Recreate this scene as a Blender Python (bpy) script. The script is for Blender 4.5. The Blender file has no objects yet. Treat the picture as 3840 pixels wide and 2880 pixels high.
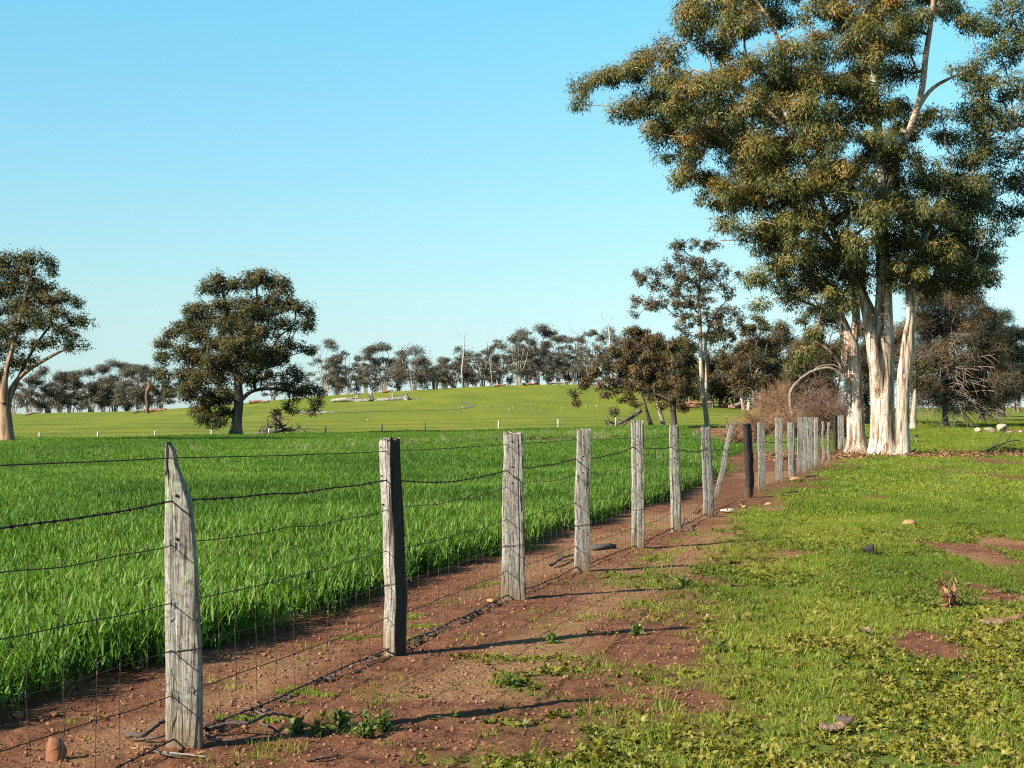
import bpy, math, random
import numpy as np

# ------------------------------------------------------------------ camera, sky, sun, exposure
scene = bpy.context.scene
COL = scene.collection
EYE = 1.5
SUN_EL, SUN_AZ = 30.0, 238.0          # degrees; azimuth clockwise from +Y (the sun stands behind and to the left)

cam_data = bpy.data.cameras.new('camera')
cam = bpy.data.objects.new('camera', cam_data)
COL.objects.link(cam)
cam.location = (0, 0, EYE)
cam.rotation_euler = (math.radians(90), 0, 0)
cam_data.sensor_width = 36
cam_data.lens = 56.96
cam_data.shift_y = 0.03097
cam_data.clip_start = 0.1
cam_data.clip_end = 30000
scene.camera = cam

world = bpy.data.worlds.new('World')
scene.world = world
world.use_nodes = True
wn = world.node_tree
wn.nodes.clear()
w_out = wn.nodes.new('ShaderNodeOutputWorld')
w_bg = wn.nodes.new('ShaderNodeBackground')
w_sky = wn.nodes.new('ShaderNodeTexSky')
w_sky.sky_type = 'NISHITA'
w_sky.sun_disc = False
w_sky.sun_elevation = math.radians(SUN_EL)
w_sky.sun_rotation = math.radians(SUN_AZ)
w_sky.altitude = 0
w_sky.air_density = 1.0
w_sky.dust_density = 0.0
w_sky.ozone_density = 3.0
w_mul = wn.nodes.new('ShaderNodeMix')
w_mul.data_type = 'RGBA'
w_mul.blend_type = 'MULTIPLY'
w_mul.inputs[0].default_value = 1.0
w_tc = wn.nodes.new('ShaderNodeTexCoord')
w_sep = wn.nodes.new('ShaderNodeSeparateXYZ')
w_rmp = wn.nodes.new('ShaderNodeValToRGB')           # the cyan cast of this sky, by height above the horizon
wn.links.new(w_tc.outputs['Generated'], w_sep.inputs[0])
wn.links.new(w_sep.outputs[2], w_rmp.inputs[0])
_el = w_rmp.color_ramp.elements
for _k in range(5): _el.new(.5)
for _e, (_p, _c) in zip(_el, ((0.0, (.33, .45, .65)), (.0175, (.37, .50, .66)), (.052, (.485, .575, .61)), (.073, (.54, .63, .61)), (.125, (.595, .745, .675)), (.25, (.585, .98, .86)), (1.0, (.585, .98, .86)))):
    _e.position = _p; _e.color = (*_c, 1)
wn.links.new(w_rmp.outputs[0], w_mul.inputs[7])
wn.links.new(w_sky.outputs[0], w_mul.inputs[6])
wn.links.new(w_mul.outputs[2], w_bg.inputs['Color'])
w_bg.inputs['Strength'].default_value = 0.0835
wn.links.new(w_bg.outputs[0], w_out.inputs['Surface'])

sun_data = bpy.data.lights.new('sun', 'SUN')
sun_data.energy = 5.0
sun_data.angle = math.radians(0.53)
sun_data.color = (1.0, 0.93, 0.80)
sun = bpy.data.objects.new('sun', sun_data)
COL.objects.link(sun)
sun.rotation_euler = (math.radians(90 - SUN_EL), 0, math.radians(180 - SUN_AZ))

scene.cycles.use_denoising = False       # keep the fine leaf and soil texture
scene.cycles.use_adaptive_sampling = False
scene.cycles.filter_width = 1.15
scene.view_settings.view_transform = 'Standard'
scene.view_settings.look = 'None'
scene.view_settings.exposure = 1.5
scene.view_settings.gamma = 1.0
scene.view_settings.use_curve_mapping = False

# ------------------------------------------------------------------ numbers: noise, terrain, placing
F = 3500.0     # focal length, in units of the survey image (2212 wide, horizon at row 898)
HX, HY = 1106.0, 898.0


def _h(ix, iy, seed):
    n = (ix.astype(np.int64) * 374761393 + iy.astype(np.int64) * 668265263 + seed * 1274126177) & 0xFFFFFFFF
    n = ((n ^ (n >> 13)) * 1274126177) & 0xFFFFFFFF
    return ((n ^ (n >> 16)) & 0xFFFF) / 65535.0


def vnoise(x, y, seed=0):
    x = np.asarray(x, float); y = np.asarray(y, float)
    ix = np.floor(x); iy = np.floor(y)
    fx = x - ix; fy = y - iy
    fx = fx * fx * (3 - 2 * fx); fy = fy * fy * (3 - 2 * fy)
    a = _h(ix, iy, seed); b = _h(ix + 1, iy, seed)
    c = _h(ix, iy + 1, seed); d = _h(ix + 1, iy + 1, seed)
    return (a * (1 - fx) + b * fx) * (1 - fy) + (c * (1 - fx) + d * fx) * fy


def fbm(x, y, seed=0, octaves=4):
    s = 0; a = 0.5; t = 0
    for o in range(octaves):
        s = s + a * vnoise(np.asarray(x) * 2 ** o, np.asarray(y) * 2 ** o, seed + o * 17)
        t += a; a *= 0.5
    return s / t


def ss(a, b, x):
    t = np.clip((np.asarray(x, float) - a) / (b - a), 0, 1)
    return t * t * (3 - 2 * t)


_rx = np.linspace(-200, 200, 401)
_rz = np.interp(_rx, [-140, -79, -54, -29, -7.6, 3.1, 13.9, 24.6, 38.9, 56.7, 79, 140],
                [1.8, 1.75, 2.3, 4.6, 5.9, 6.36, 6.3, 5.3, 3.4, 2.7, 2.8, 3.0])
_rz = np.convolve(np.pad(_rz, 6, mode='edge'), np.ones(13) / 13, mode='valid')


def terr(x, y):
    x = np.asarray(x, float); y = np.asarray(y, float)
    base = 0.9 * ss(60, 220, y)
    prof = np.where(y < 250, np.clip((y - 112) / 138, 0, 1) ** 1.25, 1.0)
    ridge = (np.interp(x, _rx, _rz) - 0.9) * prof
    z = base + ridge
    z = z * (1 - ss(258, 400, y)) - 6 * ss(262, 430, y)
    near = np.clip(1 - (y - 40) / 60, 0, 1)
    z = z + near * (fbm(x * .45 + 5, y * .45, 3, 4) - .5) * .09
    return z


def hit(px, py):
    d = np.geomspace(4, 420, 6000)
    x = (px - HX) / F * d
    z = EYE + (HY - py) / F * d
    below = z <= terr(x, d)
    i = int(np.argmax(below)) if below.any() else len(d) - 1
    return np.array([x[i], d[i], float(terr(x[i], d[i]))])


def at(px, py, d):
    return np.array([(px - HX) / F * d, d, EYE + (HY - py) / F * d])


FT = np.array([.2537, 1.0]); FT = FT / np.linalg.norm(FT)
FX0 = -3.30


def fence_s(x, y):                        # signed distance to the right of the fence line
    return (np.asarray(x) - FX0) * FT[1] - np.asarray(y) * FT[0]


_far = np.array([hit(p, q)[:2] for p, q in ((-500, 966), (0, 957), (350, 951), (700, 943), (1000, 936), (1250, 930), (1500, 926), (1800, 924))])
_trk = np.array([hit(p, q)[:2] for p, q in ((-400, 1012), (0, 1001), (400, 989), (820, 974), (1000, 962), (1180, 955), (1350, 949), (1520, 947))])
_trw = np.array([1.1, 1.1, 1.3, 2.4, 4.8, 6.6, 6.4, 4.0])


def crop_far(x):
    return np.interp(x, _far[:, 0], _far[:, 1])


def track_m(x, y):
    yc = np.interp(x, _trk[:, 0], _trk[:, 1]); w = np.interp(x, _trk[:, 0], _trw)
    return np.abs(y - yc + (fbm(x * .3, y * .1, 91, 2) - .5) * 2) / w


def crop_m(x, y):
    """1 inside the sown field"""
    s = fence_s(x, y)
    e = np.interp(y, [0, 30, 38, 50, 60, 75, 95, 130], [1.14, 1.2, 1.7, 2.9, 4.0, 5.2, 9, 16]) + (fbm(x * .8, y * .8, 7, 3) - .5) * .25
    return (s < -e) & (y < crop_far(x) + (fbm(x * .2, y * .2, 8, 2) - .5) * 3)


def thin_patch(x, y):
    a = ((x - 4.6) / 3.6) ** 2 + ((y - 49.5) / 2.2) ** 2
    b = ((x - .6) / 1.8) ** 2 + ((y - 45.0) / 1.4) ** 2
    c = ((x - 8.2) / 3.0) ** 2 + ((y - 55.0) / 2.6) ** 2
    return np.minimum(np.minimum(a, b), c) + (fbm(x * .9, y * .6, 33, 3) - .5) * 1.2


_bare = []
for px, py, rx, ry in ((2130, 1205, 85, 42), (2010, 1402, 75, 36), (2160, 1290, 75, 26), (2215, 1180, 70, 40), (2230, 1040, 40, 50), (1330, 1510, 240, 34), (1180, 1600, 150, 40),
                       (2180, 1000, 60, 14), (1720, 1195, 60, 8), (2200, 931, 60, 6), (1900, 1075, 50, 5), (1440, 1400, 60, 14)):
    c = hit(px, py); d = c[1]
    top = hit(px, py - ry); _bare.append((c[0], c[1], rx / F * d, abs(top[1] - d)))


def grass_m(x, y):
    """0 bare soil .. 1 closed turf, right of the sown field"""
    x = np.asarray(x, float); y = np.asarray(y, float)
    s = fence_s(x, y)
    edge = np.interp(y, [0, 9, 13, 16, 22, 32, 50, 58, 66, 110], [1.4, 1.7, 1.6, 1.35, .95, .7, .6, 1.5, -4, -9])
    n = fbm(x * 1.1, y * .55, 21, 4) - .5
    n2 = fbm(x * 3.1, y * 2.1, 22, 3) - .5
    g = ss(-.50, .85, (s - edge) + n * 2.2 + n2 * 1.3)
    # weeds that creep in towards the posts, in streaks
    st = fbm(x * .8 + 40, y * 2.2, 61, 3)
    g = np.maximum(g, ss(.58, .76, st) * ss(.15, .5, s) * .55)
    for bx, by, ra, rb in _bare:
        k = np.sqrt(((x - bx) / ra) ** 2 + ((y - by) / rb) ** 2) + n * 1.3 + n2 * 1.1
        g = g * ss(.50, 1.30, k)
    # litter strip in line with the foot of the big gums
    k = np.abs(y - 59.2 - (x - 14) * .02) / np.interp(x, [8, 12, 17, 30], [2.2, 2.0, .8, .7]) + n * .8
    g = g * np.where(x > 7, ss(.6, 1.2, k), 1)
    return g


rng = np.random.default_rng(20240)

# ------------------------------------------------------------------ mesh helpers


def mesh_np(name, verts, faces, mat=None, attrs=None, smooth=False, face_mats=None):
    """faces: (n,3) or (n,4) array, or a list of such arrays"""
    me = bpy.data.meshes.new(name)
    verts = np.asarray(verts, np.float32)
    fl = faces if isinstance(faces, list) else [faces]
    fl = [np.asarray(f, np.int32) for f in fl if len(f)]
    loops = np.concatenate([f.ravel() for f in fl])
    tot = np.concatenate([np.full(len(f), f.shape[1], np.int32) for f in fl])
    start = np.concatenate([[0], np.cumsum(tot)[:-1]]).astype(np.int32)
    me.vertices.add(len(verts)); me.loops.add(len(loops)); me.polygons.add(len(tot))
    me.vertices.foreach_set('co', verts.ravel())
    me.loops.foreach_set('vertex_index', loops)
    me.polygons.foreach_set('loop_start', start)
    me.polygons.foreach_set('loop_total', tot)
    if smooth:
        me.polygons.foreach_set('use_smooth', np.ones(len(tot), bool))
    me.update(calc_edges=True)
    for k, v in (attrs or {}).items():
        a = me.attributes.new(k, 'FLOAT', 'POINT')
        a.data.foreach_set('value', np.asarray(v, np.float32))
    if mat:
        me.materials.append(mat)
    return me


def link(name, me, parent=None, loc=(0, 0, 0)):
    o = bpy.data.objects.new(name, me)
    COL.objects.link(o)
    o.location = loc
    if parent is not None:
        o.parent = parent
    return o


def tag(o, label=None, cat=None, group=None, kind=None):
    if label: o['label'] = label
    if cat: o['category'] = cat
    if group: o['group'] = group
    if kind: o['kind'] = kind
    return o


def thing(name, label, cat, loc=(0, 0, 0), group=None):
    o = bpy.data.objects.new(name, None)
    COL.objects.link(o)
    o.location = loc
    o.empty_display_size = .3
    return tag(o, label, cat, group)


def tube_arrays(pts, rad, sides=6, rough=0.0, seed=0, cap=True):
    pts = np.asarray(pts, float); rad = np.asarray(rad, float)
    n = len(pts)
    tan = np.gradient(pts, axis=0)
    tan /= np.maximum(np.linalg.norm(tan, axis=1, keepdims=True), 1e-9)
    ref = np.array([0.0, 1.0, 0.0]) if abs(tan[0, 1]) < .8 else np.array([1.0, 0, 0])
    u = np.empty_like(pts)
    p = ref - tan[0] * ref.dot(tan[0]); p /= np.linalg.norm(p)
    for i in range(n):
        p = p - tan[i] * p.dot(tan[i]); p /= max(np.linalg.norm(p), 1e-9); u[i] = p
    v = np.cross(tan, u)
    ang = np.arange(sides) / sides * 2 * math.pi
    r = rad[:, None] * np.ones((1, sides))
    if rough:
        jj, ii = np.meshgrid(np.arange(sides), np.arange(n))
        r = r * (1 + rough * ((fbm(np.cos(ang)[None, :] * 1.6 + seed * 3.1 + 0 * ii, np.sin(ang)[None, :] * 1.6 + ii * .22, seed, 3) - .5) * 2))
    ring = pts[:, None, :] + r[..., None] * (np.cos(ang)[None, :, None] * u[:, None, :] + np.sin(ang)[None, :, None] * v[:, None, :])
    V = ring.reshape(-1, 3)
    i = np.arange(n - 1)[:, None] * sides; j = np.arange(sides)[None, :]; j2 = (j + 1) % sides
    Q = np.stack([i + j, i + j2, i + sides + j2, i + sides + j], -1).reshape(-1, 4)
    if cap:
        V = np.concatenate([V, pts[-1:] + tan[-1:] * rad[-1] * .5])
        t = (n - 1) * sides
        c = np.stack([t + np.arange(sides), t + (np.arange(sides) + 1) % sides, np.full(sides, n * sides), np.full(sides, n * sides)], -1)
        Q = np.concatenate([Q, c])
        # as quads with a doubled corner would be degenerate: keep triangles apart
        T = Q[-sides:, :3]; Q = Q[:-sides]
        return V, Q, T
    return V, Q, np.zeros((0, 3), int)


class Acc:
    """collects arrays of several pieces into one mesh"""
    def __init__(self):
        self.V = []; self.Q = []; self.T = []; self.A = []; self.n = 0

    def add(self, V, Q=None, T=None, a=0.0):
        if Q is not None and len(Q): self.Q.append(np.asarray(Q) + self.n)
        if T is not None and len(T): self.T.append(np.asarray(T) + self.n)
        self.V.append(V); self.A.append(np.full(len(V), a) if np.isscalar(a) else a)
        self.n += len(V)
        return self

    def tube(self, pts, rad, sides=6, a=0.0, **k):
        pts = np.asarray(pts, float)
        if np.isscalar(rad): rad = np.full(len(pts), rad)
        V, Q, T = tube_arrays(pts, rad, sides, **k)
        return self.add(V, Q, T, a)

    def mesh(self, name, mat, smooth=True, origin=(0, 0, 0)):
        V = np.concatenate(self.V) - np.asarray(origin)[None, :]
        fl = []
        if self.Q: fl.append(np.concatenate(self.Q))
        if self.T: fl.append(np.concatenate(self.T))
        return mesh_np(name, V, fl, mat, {'tint': np.concatenate(self.A)}, smooth)


def nrm(v):
    return v / np.maximum(np.linalg.norm(v, axis=-1, keepdims=True), 1e-9)


def kites(base, dirn, side, length, width, bend=None):
    """one four-cornered leaf each: base, side, tip, side"""
    base = np.asarray(base); n = len(base)
    L = np.asarray(length).reshape(-1, 1) * np.ones((n, 1)); Wd = np.asarray(width).reshape(-1, 1) * np.ones((n, 1))
    m = base + dirn * L * .45
    V = np.stack([base, m + side * Wd * .5, base + dirn * L, m - side * Wd * .5], 1)
    if bend is not None:
        V[:, 2] += bend
    Q = np.arange(n * 4).reshape(n, 4)
    return V.reshape(-1, 3), Q

# ------------------------------------------------------------------ materials


def mat_base(name):
    m = bpy.data.materials.new(name)
    m.use_nodes = True
    nt = m.node_tree
    b = nt.nodes['Principled BSDF']
    return m, nt, b


def N(nt, kind, **kw):
    n = nt.nodes.new(kind)
    for k, v in kw.items():
        if k.startswith('_'):
            setattr(n, k[1:], v)
        else:
            n.inputs[k].default_value = v
    return n


def ramp(nt, fac, stops, interp='LINEAR'):
    r = nt.nodes.new('ShaderNodeValToRGB')
    r.color_ramp.interpolation = interp
    el = r.color_ramp.elements
    while len(el) < len(stops): el.new(.5)
    for e, (p, c) in zip(el, stops):
        e.position = p
        e.color = (*c, 1) if len(c) == 3 else c
    nt.links.new(fac, r.inputs[0])
    return r.outputs[0]


def mixc(nt, fac, a, b, mode='MIX'):
    m = nt.nodes.new('ShaderNodeMix'); m.data_type = 'RGBA'; m.blend_type = mode
    for sock, v in ((m.inputs[0], fac), (m.inputs[6], a), (m.inputs[7], b)):
        if isinstance(v, (int, float)): sock.default_value = v
        elif isinstance(v, tuple): sock.default_value = (*v, 1)
        else: nt.links.new(v, sock)
    return m.outputs[2]


def math_n(nt, op, a, b=None, clamp=False):
    m = nt.nodes.new('ShaderNodeMath'); m.operation = op; m.use_clamp = clamp
    for i, v in enumerate((a, b)):
        if v is None: continue
        if isinstance(v, (int, float)): m.inputs[i].default_value = v
        else: nt.links.new(v, m.inputs[i])
    return m.outputs[0]


def mat_leaf(name, stops, rough=.5, trans=.25, tcol=1.25, inst=False, spec=.2):
    """colour follows the tint stored per leaf (and, for scattered clumps, the clump's own random)"""
    m, nt, b = mat_base(name)
    a = N(nt, 'ShaderNodeAttribute', _attribute_name='tint')
    fac = a.outputs['Fac']
    if inst:
        oi = N(nt, 'ShaderNodeAttribute', _attribute_type='INSTANCER', _attribute_name='tone')
        fac = math_n(nt, 'ADD', math_n(nt, 'MULTIPLY', fac, .55), math_n(nt, 'MULTIPLY', oi.outputs['Fac'], .45))
    c = ramp(nt, fac, stops)
    nt.links.new(c, b.inputs['Base Color'])
    b.inputs['Roughness'].default_value = rough
    b.inputs['Specular IOR Level'].default_value = spec
    if trans:
        t = nt.nodes.new('ShaderNodeBsdfTranslucent')
        hs = N(nt, 'ShaderNodeHueSaturation', Saturation=1.1, Value=tcol)
        nt.links.new(c, hs.inputs['Color'])
        nt.links.new(hs.outputs[0], t.inputs['Color'])
        mx = N(nt, 'ShaderNodeMixShader', Fac=trans)
        nt.links.new(b.outputs[0], mx.inputs[1]); nt.links.new(t.outputs[0], mx.inputs[2])
        nt.links.new(mx.outputs[0], nt.nodes['Material Output'].inputs['Surface'])
    return m


def mat_bark(name, stops, sx=3.0, sz=.6, bump=.5, rough=.85, dist=.03, detail=6, spots=None):
    m, nt, b = mat_base(name)
    tc = nt.nodes.new('ShaderNodeTexCoord')
    mp = N(nt, 'ShaderNodeMapping'); mp.inputs['Scale'].default_value = (sx, sx, sz)
    nt.links.new(tc.outputs['Object'], mp.inputs[0])
    n1 = N(nt, 'ShaderNodeTexNoise', Scale=1.0, Detail=detail, Roughness=.62, Distortion=.6)
    nt.links.new(mp.outputs[0], n1.inputs['Vector'])
    c = ramp(nt, n1.outputs['Fac'], stops)
    if spots:
        n2 = N(nt, 'ShaderNodeTexNoise', Scale=spots[0], Detail=3)
        nt.links.new(tc.outputs['Object'], n2.inputs['Vector'])
        f = ramp(nt, n2.outputs['Fac'], [(spots[1], (0, 0, 0)), (spots[1] + .08, (1, 1, 1))])
        c = mixc(nt, f, c, spots[2])
    nt.links.new(c, b.inputs['Base Color'])
    b.inputs['Roughness'].default_value = rough
    bp = N(nt, 'ShaderNodeBump', Strength=bump, Distance=dist)
    nt.links.new(n1.outputs['Fac'], bp.inputs['Height'])
    nt.links.new(bp.outputs[0], b.inputs['Normal'])
    return m


def mat_plain(name, col, rough=.7, var=.0, scale=8, metal=0, bump=0):
    m, nt, b = mat_base(name)
    if var:
        tc = nt.nodes.new('ShaderNodeTexCoord')
        n1 = N(nt, 'ShaderNodeTexNoise', Scale=scale, Detail=5, Roughness=.6)
        nt.links.new(tc.outputs['Object'], n1.inputs['Vector'])
        lo = tuple(max(0, c * (1 - var)) for c in col); hi = tuple(c * (1 + var) for c in col)
        nt.links.new(ramp(nt, n1.outputs['Fac'], [(.3, lo), (.7, hi)]), b.inputs['Base Color'])
        if bump:
            bp = N(nt, 'ShaderNodeBump', Strength=bump, Distance=.02)
            nt.links.new(n1.outputs['Fac'], bp.inputs['Height']); nt.links.new(bp.outputs[0], b.inputs['Normal'])
    else:
        b.inputs['Base Color'].default_value = (*col, 1)
    b.inputs['Roughness'].default_value = rough
    b.inputs['Metallic'].default_value = metal
    return m


M = {}
M['gum_bark'] = mat_bark('gum_bark', [(.33, (.05, .024, .013)), (.41, (.14, .068, .030)), (.47, (.26, .165, .092)), (.53, (.40, .345, .275)), (.62, (.42, .385, .33)), (.70, (.23, .165, .11))], 9.0, .80, .9, .75, .06, spots=(2.2, .57, (.25, .175, .125)))
M['gum_limb'] = mat_bark('gum_limb', [(.30, (.07, .032, .018)), (.43, (.21, .105, .052)), (.55, (.34, .25, .175)), (.72, (.26, .20, .15))], 2.0, .5, .3, .8, .03)
M['grey_bark'] = mat_bark('grey_bark', [(.3, (.035, .026, .022)), (.5, (.085, .066, .053)), (.7, (.165, .135, .11))], 4, .8, .5, .9)
M['ridge_bark'] = mat_bark('ridge_bark', [(.3, (.11, .085, .07)), (.5, (.22, .175, .145)), (.7, (.36, .31, .26))], 1, .3, .2, .9)
M['ridge_twig'] = mat_bark('ridge_twig', [(.3, (.045, .033, .028)), (.5, (.085, .066, .055)), (.7, (.15, .12, .10))], 1, .5, .2, .9)
M['pale_bark'] = mat_bark('pale_bark', [(.3, (.10, .06, .04)), (.45, (.24, .18, .13)), (.65, (.38, .33, .27))], 3, .5, .3, .8)
M['tan_bark'] = mat_bark('tan_bark', [(.32, (.05, .025, .014)), (.44, (.14, .075, .037)), (.54, (.245, .16, .095)), (.68, (.175, .112, .066))], 6, .9, .8, .85, .06)
M['dark_bark'] = mat_bark('dark_bark', [(.3, (.018, .014, .012)), (.5, (.05, .035, .03)), (.72, (.11, .07, .05))], 4, .8, .6, .9)
M['dead_twig'] = mat_bark('dead_twig', [(.3, (.08, .055, .04)), (.5, (.16, .12, .09)), (.7, (.26, .20, .155))], 3, 2, .3, .9)
M['brown_twig'] = mat_bark('brown_twig', [(.3, (.06, .03, .018)), (.5, (.125, .065, .038)), (.7, (.20, .12, .075))], 3, 2, .3, .9)
M['tan_twig'] = mat_bark('tan_twig', [(.3, (.10, .045, .022)), (.5, (.20, .105, .052)), (.7, (.30, .175, .095))], 3, 2, .3, .9)
M['wood_log'] = mat_bark('wood_log', [(.3, (.09, .07, .055)), (.5, (.20, .17, .145)), (.7, (.33, .29, .26))], 2, 2, .5, .9)
M['ash_log'] = mat_bark('ash_log', [(.3, (.022, .015, .012)), (.5, (.06, .042, .033)), (.7, (.14, .10, .08))], 3, 3, .5, .9)
M['red_stump'] = mat_bark('red_stump', [(.3, (.05, .025, .015)), (.5, (.11, .052, .028)), (.7, (.17, .09, .05))], 3, 2, .5, .9)
M['red_log'] = mat_bark('red_log', [(.3, (.08, .032, .016)), (.5, (.19, .085, .04)), (.7, (.29, .16, .09))], 3, 2, .5, .9)
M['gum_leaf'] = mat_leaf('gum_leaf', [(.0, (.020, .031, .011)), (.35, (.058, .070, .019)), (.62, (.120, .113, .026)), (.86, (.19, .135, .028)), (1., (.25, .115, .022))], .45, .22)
M['grey_gum_leaf'] = mat_leaf('grey_gum_leaf', [(.0, (.018, .023, .008)), (.4, (.042, .046, .013)), (.75, (.084, .067, .018)), (1., (.13, .075, .020))], .6, .22)
M['far_gum_leaf'] = mat_leaf('far_gum_leaf', [(.0, (.044, .041, .034)), (.4, (.076, .069, .050)), (.75, (.108, .095, .058)), (1., (.13, .105, .060))], .6, .15)  # greyer and lighter foliage, distance haze mixed into the leaf colour
M['brown_gum_leaf'] = mat_leaf('brown_gum_leaf', [(.0, (.028, .024, .010)), (.4, (.062, .048, .017)), (.75, (.105, .066, .023)), (1., (.16, .080, .028))], .55, .18)
M['oak_needle'] = mat_leaf('oak_needle', [(.0, (.030, .024, .016)), (.4, (.058, .046, .026)), (.75, (.10, .070, .030)), (1., (.17, .10, .03))], .7, .12)
M['pine_needle'] = mat_leaf('pine_needle', [(.0, (.010, .014, .009)), (.5, (.020, .025, .014)), (1., (.038, .040, .020))], .7, .1)
M['wheat'] = mat_leaf('wheat', [(.0, (.014, .044, .006)), (.35, (.054, .116, .012)), (.7, (.115, .200, .022)), (1., (.23, .29, .065))], .55, .35, 1.25, inst=True)
M['verge_grass'] = mat_leaf('verge_grass', [(.0, (.052, .088, .010)), (.4, (.128, .172, .016)), (.75, (.205, .222, .025)), (1., (.30, .245, .07))], .5, .32, 1.25, inst=True)
M['verge_leaf'] = mat_leaf('verge_leaf', [(.0, (.026, .050, .010)), (.35, (.082, .098, .013)), (.62, (.145, .142, .015)), (.85, (.205, .165, .026)), (1., (.22, .145, .06))], .48, .25, 1.2, inst=True)
M['straw'] = mat_leaf('straw', [(.0, (.13, .085, .04)), (.5, (.25, .20, .12)), (1., (.36, .32, .24))], .7, .2, inst=True)
M['dead_leaf'] = mat_leaf('dead_leaf', [(.0, (.08, .035, .018)), (.5, (.20, .095, .045)), (1., (.36, .21, .11))], .7, .1)
M['moss'] = mat_leaf('moss', [(.0, (.05, .07, .006)), (.5, (.10, .125, .010)), (1., (.15, .17, .02))], .8, .1)
M['wire'] = mat_plain('rusty_wire', (.045, .028, .022), .75, .45, 40, .5)
M['grey_wire'] = mat_plain('grey_wire', (.10, .095, .09), .55, .3, 30, .7)
M['hole'] = mat_plain('dark_hole', (.008, .006, .005), .9)
M['far_post'] = mat_plain('far_post_wood', (.33, .315, .29), .85, .25, 5)
M['steel_post'] = mat_plain('steel_post', (.10, .09, .08), .7, .3, 5)
M['quartz'] = mat_plain('pale_stone', (.27, .21, .145), .85, .35, 5, bump=.6)
M['laterite'] = mat_plain('laterite', (.17, .062, .026), .9, .45, 9, bump=.6)
M['yellow_stone'] = mat_plain('yellow_stone', (.27, .15, .06), .9, .25, 12, bump=.6)
M['charcoal'] = mat_plain('charcoal', (.016, .011, .010), .9, .6, 25, bump=.8)
M['bone'] = mat_plain('white_stone', (.42, .36, .28), .85, .2, 12, bump=.5)


def mat_post(name, stops, lichen=None, bump=.8):
    m, nt, b = mat_base(name)
    tc = nt.nodes.new('ShaderNodeTexCoord')
    oi = nt.nodes.new('ShaderNodeObjectInfo')
    sh = nt.nodes.new('ShaderNodeVectorMath'); sh.operation = 'ADD'
    nt.links.new(tc.outputs['Object'], sh.inputs[0])
    cmb = nt.nodes.new('ShaderNodeCombineXYZ')
    nt.links.new(math_n(nt, 'MULTIPLY', oi.outputs['Random'], 37.0), cmb.inputs[0])
    nt.links.new(math_n(nt, 'MULTIPLY', oi.outputs['Random'], 11.0), cmb.inputs[2])
    nt.links.new(cmb.outputs[0], sh.inputs[1])
    mp = N(nt, 'ShaderNodeMapping'); mp.inputs['Scale'].default_value = (95, 95, 6.0)
    nt.links.new(sh.outputs[0], mp.inputs[0])
    n1 = N(nt, 'ShaderNodeTexNoise', Scale=1.0, Detail=6, Roughness=.65, Distortion=.8)
    nt.links.new(mp.outputs[0], n1.inputs['Vector'])
    mp2 = N(nt, 'ShaderNodeMapping'); mp2.inputs['Scale'].default_value = (22, 22, .9)
    nt.links.new(sh.outputs[0], mp2.inputs[0])
    n2 = N(nt, 'ShaderNodeTexNoise', Scale=1.0, Detail=4, Roughness=.6, Distortion=.4)
    nt.links.new(mp2.outputs[0], n2.inputs['Vector'])
    crack = ramp(nt, n2.outputs['Fac'], [(.33, (0, 0, 0)), (.41, (1, 1, 1))])
    c = ramp(nt, n1.outputs['Fac'], stops)
    n4 = N(nt, 'ShaderNodeTexNoise', Scale=46.0, Detail=4, Roughness=.7)
    nt.links.new(sh.outputs[0], n4.inputs['Vector'])
    c = mixc(nt, 1.0, c, ramp(nt, n4.outputs['Fac'], [(.34, (.45, .42, .40)), (.50, (1, 1, 1))]), 'MULTIPLY')
    c = mixc(nt, 1.0, c, mixc(nt, crack, (.16, .12, .10), (1, 1, 1)), 'MULTIPLY')
    n3 = N(nt, 'ShaderNodeTexNoise', Scale=9.0, Detail=5, Roughness=.7)
    nt.links.new(sh.outputs[0], n3.inputs['Vector'])
    if lichen:
        lf = ramp(nt, n3.outputs['Fac'], [(lichen[0], (0, 0, 0)), (lichen[0] + .10, (1, 1, 1))])
        lf = math_n(nt, 'MULTIPLY', lf, .75)
        c = mixc(nt, lf, c, lichen[1])
    # earth splashed up the foot
    sep = nt.nodes.new('ShaderNodeSeparateXYZ'); nt.links.new(tc.outputs['Object'], sep.inputs[0])
    foot = ramp(nt, math_n(nt, 'ADD', sep.outputs[2], math_n(nt, 'MULTIPLY', n3.outputs['Fac'], .18)), [(.08, (1, 1, 1)), (.34, (0, 0, 0))])
    foot = math_n(nt, 'MULTIPLY', foot, .7)
    c = mixc(nt, foot, c, (.145, .085, .034))
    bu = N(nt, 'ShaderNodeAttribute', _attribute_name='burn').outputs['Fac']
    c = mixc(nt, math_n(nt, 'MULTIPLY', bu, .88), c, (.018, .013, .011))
    nt.links.new(c, b.inputs['Base Color'])
    b.inputs['Roughness'].default_value = .9
    b.inputs['Specular IOR Level'].default_value = .2
    hgt = math_n(nt, 'ADD', math_n(nt, 'MULTIPLY', n1.outputs['Fac'], .5), math_n(nt, 'MULTIPLY', crack, .8))
    bp = N(nt, 'ShaderNodeBump', Strength=bump, Distance=.012)
    nt.links.new(hgt, bp.inputs['Height']); nt.links.new(bp.outputs[0], b.inputs['Normal'])
    return m


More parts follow.
